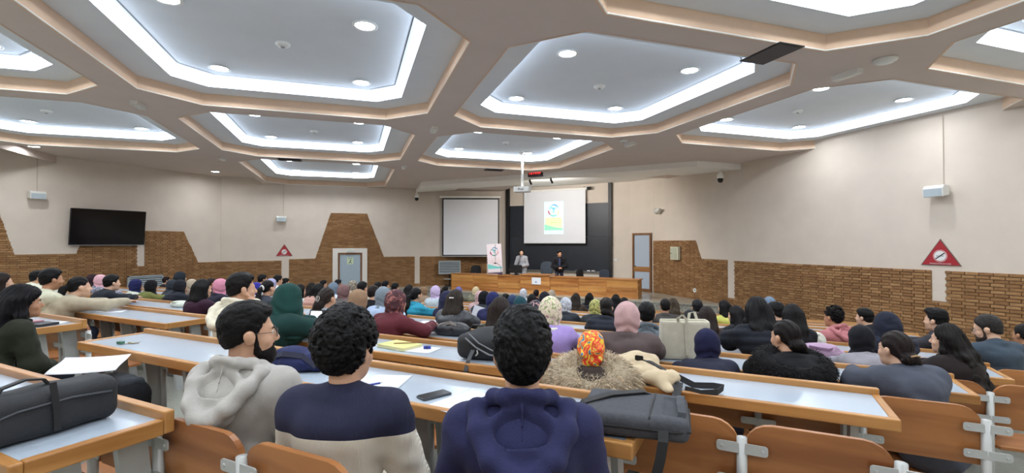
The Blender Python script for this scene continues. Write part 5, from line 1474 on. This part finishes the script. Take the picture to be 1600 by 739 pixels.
pn = MB().tube([(0, 0, 0), (.02, .05, .09)], .004, 6).build('pencil', mat('pencil', (120, 90, 60), .5), None)
pn.matrix_world = o.matrix_world; bpy.context.view_layer.update(); pn.location = o.matrix_world @ Vector((.15, .86, .865)); pn.rotation_euler = (0, 0, -.3); tag(pn, 'pencil held up by the woman in the beige sweater', 'pencil')
# row 2 ------------------------------------------------------------------------------------
o, J = P(512, 447, 2, 'clip', (58, 48, 44), 'sweater', (172, 180, 190), 'person with brown hair in a claw clip and pale grey sweater', lean=18, skin=0, heading=.1, seed=8, bulk=.006, **MID)
m = MB()
for s in (-1, 1):
    m.tube([(s * .012, -.150, .045), (s * .03, -.158, .02), (s * .012, -.168, -.02)], .004, 6)
m.tube([(0, -.16, .05), (0, -.168, -.02)], .006, 6); add_part(o, 'claw_clip', m.mesh('claw_clip'), J, mat('clip_grey', (180, 176, 170), .3))
o, J = P(561, 450, 2, 'hijab', (150, 122, 98), 'coat', (158, 144, 122), 'person with tan headscarf and beige coat', lean=16, skin=0, heading=.1, seed=5, **MID)
o, J = P(620, 450, 2, 'hijab', 'maroon', 'sweater', (98, 46, 54), 'person with maroon printed headscarf and maroon sweater writing', lean=18, sh=.16, skin=0, heading=-.12, yaw=-10, seed=9, bulk=.012, arm_r=((.31, .30, .87), (.18, .56, .88)), hands=True, **MID)
o, J = P(783, 462, 2, 'bob', (62, 50, 46), 'jacket', (84, 82, 70), 'person with brown bobbed hair behind the black backpack', lean=16, skin=0, seed=5, **MID)
o, J = P(860, 460, 2, 'hijab_short', 'floral_cream', 'sweater', (162, 142, 204), 'person with cream flowered headscarf and lavender sweater', lean=16, skin=0, heading=.3, seed=5, bulk=.012, **MID)
cl = link('undershirt_collar', V_.mesh('undershirt_collar'), o); own_mat(cl, cloth((214, 212, 206))); cl.location = J['N'] + Vector((0, -.012, .004)); cl.scale = (1.35, 1.35, 1)
o, J = P(979, 468, 2, 'hijab_short', (192, 158, 158), 'coat', (90, 78, 78), 'person with dusty pink headscarf and grey-brown coat', lean=14, sh=.175, skin=0, heading=.3, seed=6, bulk=.01, **MID)
o, J = P(1103, 510, 2, 'hijab', (34, 36, 66), 'jacket', (46, 48, 64), 'person with dark navy headscarf in front of the cream tote', lean=26, skin=0, heading=.35, smin=.88, seed=6, **MID)
o, J = P(1225, 496, 2, 'lowbun', (36, 28, 28), 'coat', (26, 26, 30), 'person with sleek dark hair and a black fur collar', lean=22, yaw=20, skin=0, heading=.45, smin=.9, seed=7, **MID)
fur(o, 'fur_trim', J, (26, 25, 28), .195, .15, .075, .11, 6500, .045, 5, .0)
o, J = P(1396, 513, 2, 'lowbun', (46, 36, 34), 'jacket', (74, 78, 90), 'person with a messy pinned bun in a dark grey jacket', lean=26, yaw=10, sh=.178, skin=2, heading=.5, smin=.9, seed=8, bulk=.022, **FINE)
m = MB().tube([(-.03, -.135, -.02), (.0, -.15, -.012), (.04, -.14, -.02)], .006, 6); add_part(o, 'hair_clip', m.mesh('hair_clip'), J, mat('clip_tan', (176, 140, 96), .3))
# row 3 and 4 -------------------------------------------------------------------------------
o, J = P(713, 451, 3, 'long', (66, 56, 48), 'jacket', (54, 58, 66), 'person with long brown hair held by a white barrette', lean=16, skin=0, heading=.1, seed=5, bulk=.01, topm=mat('leather_dark', (50, 54, 60), .35, var=.15, bump=.2), **MID)
m = MB().rbox((0, -.128, .045), (.06, .012, .016), .006, 3, 'Y'); add_part(o, 'barrette', m.mesh('barrette'), J, M_SIGNW)
o, J = P(1181, 462, 3, 'longwavy', (24, 23, 26), 'puffer', (34, 37, 45), 'person with long black hair and black padded jacket', lean=20, skin=0, heading=.4, smax=1.16, seed=5, **MID)
o, J = P(1476, 504, 3, 'longwavy', (36, 31, 30), 'coat', (40, 34, 34), 'woman with long wavy dark hair and pale collar', lean=18, yaw=22, skin=2, heading=.55, seed=5, **FINE)
cl = link('blouse_collar', V_.mesh('blouse_collar'), o); own_mat(cl, cloth((206, 200, 186))); cl.location = J['N'] + Vector((0, -.005, .02)); cl.scale = (1.2, 1.2, .8)
o, J = P(1540, 491, 4, 'crop', (62, 58, 56), 'jacket', (62, 74, 86), 'bearded man with dark glasses in a blue-grey denim jacket', lean=14, yaw=34, pitch=14, sh=.178, skin=2, heading=.55, seed=7, bulk=.014, **MID)
glasses(o, J, mat('glasses_dark', (30, 28, 28), .3, var=0)); beard(o, J, (84, 72, 64), .7); eyes(o, J)

# the two speakers behind the podium ----------------------------------------------------------
def speaker_person(px, yt, V, p, label, heading):
    return place_person(p, px, yt, V, STAGE_Z, label, heading, 'speakers on the stage', h=.014, hf=.009, hair_h=.010)
o, J = speaker_person(815, 389, 17.95, dict(stand=True, lean=2, yaw=10, sh=.16, hair='longwavy', hairc=(44, 32, 30), top='coat', topc=(164, 166, 172), arm_r='mouth', arm_l='front', skin=2, hands=True, smax=1.05), 'standing woman in a grey coat holding a microphone to her mouth', math.pi + .15)
mc = MB().tube([(0, 0, 0), (0, .02, .13)], .014, 8).build('hand_microphone', M_BLACK, o); mc.location = J['Wr'] + Vector((-.02, .03, -.02))
o, J = speaker_person(874, 391, 17.9, dict(stand=True, lean=3, yaw=25, sh=.195, hair='short', hairc=(26, 22, 22), top='jacket', topc=(32, 32, 36), arms='front', skin=1, hands=True, smax=1.1), 'standing man in a black jacket with hands joined in front', math.pi + .5)
st = link('shirt_front', Vox((-.1, 0, .8), (.1, .3, 1.5), .012).ell((0, .09, 1.22), (.06, .06, .2), .0).mesh('shirt_front'), o); own_mat(st, cloth((64, 70, 104)))
# ================================================================ bags, papers and devices lying on the desks
def desk_xyz(px, row, fy):
    V = near(row) + fy; return Vector((at(px, V)[0], V, floor_z(row) + (.751)))
def vox_part(name, V, m, parent, disp=None, loc=None):
    o = link(name, V.mesh(name, disp=disp), parent); own_mat(o, m)
    if loc is not None: o.location = loc
    return o
M_CANVAS_B = mat('bag_black', (34, 36, 40), .7, var=.12, bump=.3, bscale=300)
M_CANVAS_G = mat('bag_charcoal', (68, 70, 76), .85, var=.15, scale=60, bump=.3, bscale=350)
M_STRAP = mat('strap_black', (28, 28, 30), .7, var=.08)
M_PAPER = mat('paper_white', (226, 230, 238), .75, var=.02)

# long black bag on the near short desk
b = empty('black_bag', (5.25, .735, floor_z(-1) + .75), math.radians(4), 'long soft black bag lying on the nearest short desk', 'bag')
V = Vox((-.14, -.42, -.01), (.14, .34, .26), .010)
V.rbx((0, .07, .083), (.085, .19, .083), .05); V.ell((0, -.20, .055), (.09, .22, .062), .05); V.plane((0, 0, .003), (0, 0, -1))
vox_part('body', V, M_CANVAS_B, b, lambda q: .006 * vnoise(q * 11, 3) + .003 * np.sin(q[:, 1] * 35 + 3 * vnoise(q * 6, 1)))
MB().tube([(.088, .22, .11), (.089, .1, .122), (.089, -.05, .115), (.088, -.2, .075)], .004, 6).build('zip', mat('zip_dark', (70, 72, 76), .4, .5), b)
MB().ribbon([(.01, -.08, .15), (.01, -.06, .185), (.01, .0, .20), (.01, .05, .19), (.01, .07, .16)], .025, .006).build('handle', M_STRAP, b)
MB().ribbon([(.093, .04, .19), (.096, .05, .1), (.092, .055, .02)], .02, .004, (0, 1, 0)).build('side_seam', M_STRAP, b)
MB().ribbon([(-.02, -.30, .12), (-.10, -.36, .08), (-.2, -.33, .02), (-.3, -.25, .008)], .035, .005, (.5, .8, 0)).build('shoulder_strap', M_STRAP, b)

# the curly-haired woman's sheet and dark coat on her lap
gx, gy = GIRL.location.x, GIRL.location.y
p0 = empty('held_sheet', (at(143, 1.50)[0], 1.50, CZ - .75), 0, 'white sheet on the lap of the long curly-haired woman', 'paper')
m = MB(); N_ = 8
vs = []
for i in range(N_ + 1):
    for j in range(N_ + 1):
        u, v = i / N_ - .5, j / N_ - .5; vs.append((u * .24, v * .34, .05 * v + .025 * math.sin(u * 3) + .03 * v * v))
m.add(vs, [(i * (N_ + 1) + j, (i + 1) * (N_ + 1) + j, (i + 1) * (N_ + 1) + j + 1, i * (N_ + 1) + j + 1) for i in range(N_) for j in range(N_)])
sh_ = m.build('sheet', M_PAPER, p0, True); sh_.matrix_local = Matrix.Rotation(.42, 4, Vector((.38, .92, 0))) @ Matrix.Rotation(-.75, 4, 'Z'); so_ = sh_.modifiers.new('thickness', 'SOLIDIFY'); so_.thickness = .002
c0 = empty('dark_coat', (at(205, 1.62)[0], 1.58, floor_z(0)), math.radians(-15), 'black coat heaped beside the curly-haired woman and hanging to the floor', 'coat')
V = Vox((-.3, -.3, -.01), (.3, .3, .72), .014)
V.ell((-.05, 0, .52), (.20, .13, .10), .05); V.chain([(.03, .02, .52), (.08, .04, .3), (.12, .06, .06)], [.11, .12, .09], .06); V.cap((-.16, -.04, .5), (-.2, -.06, .56), .06, k=.05); V.plane((0, 0, .0), (0, 0, -1))
vox_part('cloth', V, cloth((24, 25, 29)), c0, folds(.04, (9, 9, 7), 4))
V = Vox((-.2, -.2, .4), (.2, .2, .72), .012); V.rbx((-.05, 0, .60), (.15, .07, .05), .04, R=[[.95, -.3, 0], [.3, .95, 0], [0, 0, 1]])
vox_part('folded_sleeve', V, cloth((52, 56, 62)), c0, folds(.02, (14, 14, 14), 5))

def sheet(px, row, fy, w, h, rz, label, tone=M_PAPER, lift=0.0, group='sheets on the desks'):
    p = desk_xyz(px, row, fy); o = MB(); N = 5; vs = []
    for i in range(N + 1):
        for j in range(N + 1):
            u, v = i / N - .5, j / N - .5; vs.append((u * w, v * h, .001 + .006 * max(0, u + v - .5) ** 2 + lift * .0))
    o.add(vs, [(i * (N + 1) + j, (i + 1) * (N + 1) + j, (i + 1) * (N + 1) + j + 1, i * (N + 1) + j + 1) for i in range(N) for j in range(N)])
    q = o.build('paper_sheet', tone, None, True); q.location = p; q.rotation_euler = (0, 0, rz)
    sm_ = q.modifiers.new('thickness', 'SOLIDIFY'); sm_.thickness = .0012; sm_.offset = 1
    return tag(q, label, 'paper', group)
sheet(600, 0, .20, .21, .297, .35, 'white sheet beside the blue pen on the near long desk')
sheet(655, 1, .22, .297, .21, .1, 'white sheet under the blue eraser on the second desk')
sheet(728, 0, .14, .21, .297, -.2, 'white sheet half covered by the navy hoodie elbow')
sheet(78, 0, .28, .19, .26, .5, 'white sheet on the far desk end beside a dark folder')
sheet(172, 1, .20, .21, .297, -.7, 'white sheet under the forearm of the beige sweater')
sheet(668, 3, .16, .21, .297, .4, 'white sheet in front of the turquoise jacket')
sheet(910, 1, .30, .21, .297, .1, 'white sheet by the multicoloured turban')
# pen, phone, eraser, notebook, keys
p = desk_xyz(578, 0, .13)
o = empty('pen', p + Vector((0, 0, .007)), math.radians(62), 'blue ballpoint pen on the white sheet', 'pen')
bl = mat('pen_blue', (40, 56, 150), .35, var=0)
MB().tube([(-.07, 0, 0), (.055, 0, 0)], .0045, 8).build('barrel', bl, o, True); MB().tube([(.055, 0, 0), (.072, 0, 0)], [.004, .001], 8).build('tip', M_STEEL, o, True); MB().tube([(-.072, 0, 0), (-.02, 0, 0)], .0055, 8).build('cap', bl, o, True)
p = desk_xyz(679, 0, .15)
o = empty('smartphone', p, math.radians(-22), 'dark smartphone lying face up on the near long desk', 'phone')
MB().rbox((0, 0, .004), (.078, .155, .008), .012, 4, 'Z').build('case', mat('phone_case', (66, 70, 76), .4, .2, var=.03), o, bevel=.002)
MB().rbox((0, 0, .0085), (.070, .145, .001), .009, 4, 'Z').build('display', mat('phone_glass', (40, 44, 48), .2, var=0), o)
o = empty('eraser', desk_xyz(668, 1, .26) + Vector((0, 0, .003)), .5, 'small blue eraser block on a sheet', 'eraser')
MB().rbox((0, 0, .010), (.055, .035, .020), .006, 3, 'Z').build('block', mat('eraser_blue', (44, 60, 150), .6, var=.05), o); MB().rbox((0, 0, .010), (.02, .036, .021), .004, 2, 'Z').build('sleeve', mat('eraser_band', (30, 40, 96), .6, var=0), o)
o = empty('notebook', desk_xyz(625, 1, .22), math.radians(-8), 'yellow-green notebook with a pencil on top', 'notebook')
MB().bb(-.15, .15, -.10, .10, .002, .022).build('pages', mat('pages_cream', (222, 216, 170), .8, var=.04), o)
MB().bb(-.152, .152, -.102, .102, .022, .025).build('cover', mat('cover_yellow', (206, 206, 130), .6, var=.15, scale=8), o); MB().bb(-.152, .152, -.102, .102, 0, .002).build('back_cover', mat('cover_green', (120, 160, 110), .6), o)
o2 = empty('notebook_pencil', desk_xyz(636, 1, .26) + Vector((0, 0, .029)), .6, 'thin brown pencil resting on the yellow-green notebook', 'pencil')
MB().tube([(-.1, 0, 0), (.09, 0, .0)], .004, 6).build('shaft', mat('pencil_wood', (150, 104, 60), .5), o2); MB().tube([(.09, 0, 0), (.105, 0, 0)], [.004, .0005], 6).build('point', mat('graphite', (60, 50, 44), .5), o2)
o = empty('key_ring', desk_xyz(204, 0, .14), .3, 'bunch of keys on a ring at the desk corner', 'keys')
MB().tube([(.018 * math.cos(t), .018 * math.sin(t), .003) for t in [2*math.pi*i/14 for i in range(15)]], .002, 6).build('ring', M_STEEL, o)
for i, a in enumerate((0.2, 1.2, 2.4, 3.6)):
    k = MB(); R_ = Matrix.Rotation(a, 3, 'Z'); k.box(R_ @ Vector((.045, 0, .004)), (.045, .008, .003), M=R_); k.lathe([(0, 0), (.012, 0), (.012, .003), (0, .003)], 10, R_ @ Vector((.022, 0, .003)))
    k.build('key', M_STEEL if i % 2 else mat('brass_key', (150, 130, 70), .35, .7, var=0), o)
MB().rbox((-.05, -.02, .012), (.05, .03, .016), .008, 3, 'Z').build('fob', mat('fob_green', (60, 110, 90), .5), o)

# navy backpack between the bearded and the curly-haired man
o = empty('navy_backpack', desk_xyz(472, 0, .23), math.radians(8), 'dark navy fabric bag slumped on the desk between two men', 'bag')
V = Vox((-.26, -.16, -.01), (.26, .18, .2), .010); V.ell((0, 0, .035), (.19, .11, .055), .04); V.ell((-.08, .02, .06), (.11, .09, .05), .05); V.ell((.12, -.03, .04), (.09, .07, .04), .04); V.plane((0, 0, .002), (0, 0, -1))
vox_part('body', V, cloth((38, 44, 82)), o, folds(.022, (13, 13, 13), 3))
MB().ribbon([(-.16, -.06, .06), (-.05, -.09, .095), (.08, -.08, .09), (.17, -.08, .04)], .03, .005, (0, .6, 1)).build('strap', mat('strap_navy', (24, 28, 54), .7), o)

# grey laptop bag
lx = at(992, near(0) + .12)[0]
o = empty('laptop_bag', (lx - .02, near(0) + .20, floor_z(0) + .758), math.radians(8), 'charcoal laptop bag lying over the desk end with its strap hanging', 'bag')
V = Vox((-.24, -.23, -.01), (.24, .23, .12), .008); V.rbx((0, 0, .042), (.20, .165, .042), .03)
V.rbx((.145, 0, .086), (.035, .11, .012), .01, neg=True)
vox_part('body', V, M_CANVAS_G, o, lambda q: .003 * vnoise(q * 12, 2))
MB().ribbon([(.06, -.167, .055), (.062, -.15, .083), (.064, -.05, .0865), (.07, .05, .0865), (.075, .15, .083)], .006, .004, (1, 0, 0)).build('front_seam', M_STRAP, o)
MB().tube([(-.2, -.150, .045), (-.16, -.168, .045), (.16, -.168, .045), (.2, -.15, .045), (.203, .1, .045)], .0045, 6).build('zip', M_STRAP, o)
MB().ribbon([(.17, -.11, .07), (.175, -.10, .093), (.17, -.04, .105), (.17, .04, .105), (.175, .10, .093), (.17, .11, .07)], .028, .010, (1, 0, 0)).build('handle', M_CANVAS_G, o)
MB().ribbon([(.11, .16, .06), (.02, .13, .092), (-.10, .05, .093), (-.19, -.06, .088), (-.215, -.13, .05), (-.22, -.18, -.05), (-.19, -.22, -.2), (-.16, -.23, -.38)], .042, .005, (.55, -.8, 0)).build('shoulder_strap', M_STRAP, o)
MB().ribbon([(.11, -.175, .05), (.11, -.20, .02), (.10, -.21, -.04), (.08, -.22, -.12), (.03, -.23, -.18), (.04, -.23, -.28)], .035, .006, (1, 0, 0)).build('strap_end', M_STRAP, o)
MB().tube([(.095, -.172, .05), (.11, -.19, .025), (.125, -.172, .05)], .005, 6).build('buckle', M_DARKMETAL, o)

# beige bag with black straps
o = empty('beige_bag', desk_xyz(1003, 1, .16), math.radians(-6), 'beige fabric bag with long black straps slumped over the desk', 'bag')
V = Vox((-.28, -.24, -.12), (.32, .22, .22), .010); V.ell((-.08, .05, .06), (.16, .12, .07), .05); V.ell((.06, -.02, .045), (.17, .12, .05), .05); V.ell((-.03, .10, .10), (.10, .07, .05), .04); V.cap((.14, -.08, .03), (.20, -.17, .0), .05, .03, .04); V.plane((0, 0, .0), (0, 0, -1))
BG = cloth((204, 186, 156)); vox_part('body', V, BG, o, folds(.02, (13, 13, 13), 6))
MB().tube([(-.02, -.115, .06), (.05, -.13, .045), (.12, -.135, .03)], .005, 6).build('zip', mat('zip_gold', (160, 120, 80), .4, .5), o)
MB().ribbon([(-.02, .02, .118), (.05, .0, .112), (.13, -.02, .085), (.21, -.05, .04), (.25, -.09, .012)], .035, .006, (.2, 1, 0)).build('strap', M_STRAP, o)
MB().ribbon([(.22, -.02, .05), (.30, .0, .012), (.40, .02, .02), (.46, -.02, .03), (.44, -.10, .02), (.36, -.12, .008), (.27, -.09, .008)], .035, .005, (.1, .3, 1)).build('strap_loop', M_STRAP, o)
MB().ribbon([(.23, -.06, .03), (.24, -.14, .012), (.25, -.21, -.01), (.26, -.225, -.10), (.24, -.23, -.16)], .045, .006, (1, .2, 0)).build('hanging_strap', M_STRAP, o)
MB().rbox((0, 0, 0), (.05, .006, .035), .006, 2, 'Y').build('buckle', M_BLACK, o).location = (-.02, .0, .125)

# black backpack on the second desk
o = empty('black_backpack', desk_xyz(762, 1, .24), math.radians(12), 'black backpack with grey piping on the desk behind the wavy-haired man', 'bag')
V = Vox((-.27, -.2, -.01), (.27, .2, .26), .010); V.rbx((0, 0, .09), (.20, .14, .088), .06); V.ell((.02, .02, .14), (.17, .12, .08), .04); V.plane((0, 0, .002), (0, 0, -1))
vox_part('body', V, M_CANVAS_B, o, lambda q: .008 * vnoise(q * 11, 4))
MB().tube([(-.12, -.145, .16), (-.04, -.155, .10), (.06, -.16, .055), (.16, -.14, .04)], .006, 6).build('piping', mat('piping_grey', (120, 124, 128), .5), o)
MB().tube([(-.10, -.13, .19), (-.02, -.15, .13), (.08, -.155, .085), (.18, -.13, .07)], .005, 6).build('piping', mat('piping_grey', (120, 124, 128), .5), o)
MB().ribbon([(-.06, -.15, .08), (-.07, -.22, .02), (-.08, -.245, -.04), (-.09, -.25, -.12)], .028, .005, (1, 0, 0)).build('webbing_strap', mat('webbing', (70, 72, 76), .7), o)
MB().tube([(-.03, -.15, .08), (-.02, -.165, .06), (-.035, -.165, .045)], .005, 6).build('buckle', M_STEEL, o)
MB().ribbon([(-.18, 0, .15), (-.13, .05, .22), (-.05, .06, .215)], .03, .008, (0, 1, 0)).build('handle', M_STRAP, o)
# black drawstring bag on the third desk
o = empty('drawstring_bag', desk_xyz(705, 2, .22), math.radians(5), 'black leather drawstring bag with pale cords', 'bag')
V = Vox((-.26, -.16, -.01), (.26, .16, .2), .010); V.ell((.03, 0, .06), (.19, .11, .075), .04); V.ell((-.1, 0, .04), (.10, .08, .045), .05); V.plane((0, 0, .002), (0, 0, -1))
vox_part('body', V, mat('leather_black', (38, 40, 46), .4, var=.12, bump=.3, bscale=120), o, folds(.018, (14, 14, 14), 8))
for s in range(3): MB().tube([(-.14 + .05 * s, -.06, .07), (-.06 + .06 * s, -.08, .12), (.02 + .05 * s, -.05, .145 - .02 * s), (.07 + .03 * s, -.08, .11)], .005, 6).build('cord', mat('cord_pale', (150, 136, 126), .7), o)
MB().ribbon([(-.14, -.02, .06), (-.24, -.05, .04), (-.31, -.03, .012), (-.26, .02, .012), (-.16, .03, .03)], .012, .006, (0, .3, 1)).build('strap', M_STRAP, o)
# cream tote
o = empty('tote_bag', desk_xyz(1068, 2, .22), math.radians(18), 'large cream tote bag standing on the desk with one strap forward', 'bag')
V = Vox((-.26, -.14, -.01), (.26, .14, .36), .010); V.rbx((0, 0, .16), (.19, .075, .16), .025); V.rbx((0, 0, .30), (.175, .055, .05), .02, neg=True); V.plane((0, 0, .002), (0, 0, -1))
TB = cloth((200, 196, 178), rough=.6); vox_part('body', V, TB, o, lambda q: .008 * vnoise(q * 7, 4))
MB().ribbon([(-.06, -.078, .31), (-.065, -.095, .34), (-.03, -.10, .37), (.0, -.095, .33), (.0, -.082, .2), (.01, -.082, .04)], .022, .005, (1, 0, 0)).build('strap', TB, o)
MB().ribbon([(.05, .078, .3), (.06, .08, .36), (.10, .08, .37), (.12, .078, .3)], .022, .005, (1, 0, 0)).build('strap', TB, o)
# laptop in front of the green headscarf
o = empty('laptop', desk_xyz(492, 1, .20), math.radians(14), 'open laptop with white screen beside the green headscarf', 'laptop')
MB().rbox((0, 0, .009), (.30, .21, .016), .01, 3, 'Z').build('base', M_STEEL, o); MB().bb(-.13, .13, -.03, .08, .0175, .0185).build('keyboard', M_BLACK, o)
lid = MB().rbox((0, 0, .105), (.30, .010, .21), .01, 3, 'Y').build('lid', M_BLACK, o); lid.location = (0, .105, .015); lid.rotation_euler = (-.25, 0, 0)
MB().bb(-.138, .138, -.0065, -.0055, .012, .198).build('screen', emit('laptop_screen', (214, 218, 220), .75), lid)
# lilac bag, white bags
def softbag(px, row, fy, r, col, rz, label, seed, lift=0):
    o = empty('soft_bag', desk_xyz(px, row, fy), rz, label, 'bag')
    V = Vox((-r[0] - .08, -r[1] - .08, -.01), (r[0] + .08, r[1] + .08, r[2] * 2 + .1), .011); V.ell((0, 0, r[2] * .75), r, .04); V.ell((r[0] * .4, 0, r[2] * .6), (r[0] * .6, r[1] * .9, r[2] * .8), .04); V.plane((0, 0, .002), (0, 0, -1))
    vox_part('body', V, cloth(col), o, folds(.02, (14, 14, 14), seed))
    MB().ribbon([(-r[0] * .5, -r[1] * .5, r[2] * 1.5), (-r[0] * .2, -r[1] * .95, r[2] * 1.45), (r[0] * .2, -r[1] * 1.0, r[2] * 1.35), (r[0] * .5, -r[1] * .5, r[2] * 1.4)], .02, .006, (0, .5, 1)).build('handle', cloth(tuple(max(0, v - 50) for v in col)), o)
    return o
softbag(1279, 3, .10, (.20, .12, .085), (178, 150, 176), .2, 'lilac soft bag lying on the desk left of the black headscarf', 3)
softbag(1264, 4, .24, (.15, .11, .10), (206, 204, 192), .3, 'round white bag on the desk left of the pink hoodie', 4)
softbag(282, 2, .26, (.16, .10, .05), (206, 212, 200), .1, 'crumpled white bag beside the dark purple coat', 5)
o = empty('dark_folder', desk_xyz(62, 0, .20), .3, 'dark folder at the end of the far desk by the beige sweater', 'folder')
MB().rbox((0, 0, .012), (.24, .16, .02), .01, 2, 'Z').build('cover', mat('folder_dark', (36, 38, 44), .5), o); MB().rbox((-.08, .03, .03), (.10, .08, .012), .01, 2, 'Z').build('pouch', mat('folder_red', (176, 128, 140), .6), o)
# half hidden dark bag right of the navy hoodie
o = empty('small_black_case', desk_xyz(868, 0, .06), .3, 'small black case with grey edge beside the navy hoodie', 'bag')
MB().rbox((0, 0, .05), (.16, .12, .095), .025, 3, 'Y').build('body', M_CANVAS_B, o, bevel=.01); MB().tube([(.02, -.062, .09), (.05, -.064, .05), (.06, -.064, .01)], .004, 6).build('piping', mat('piping_grey', (120, 124, 128), .5), o)
# sheet held up by the navy headscarf
hx_ = at(750, near(4) + .05)
o = empty('raised_sheet', (hx_[0], near(4) + .05, CZ + (380 - 492) * hx_[1] / 750), 0, 'white sheet held up in front of the navy headscarf', 'paper')
MB().bb(-.13, .13, -.001, .001, -.09, .12).build('sheet', M_PAPER, o).rotation_euler = (-.25, .25, .15)
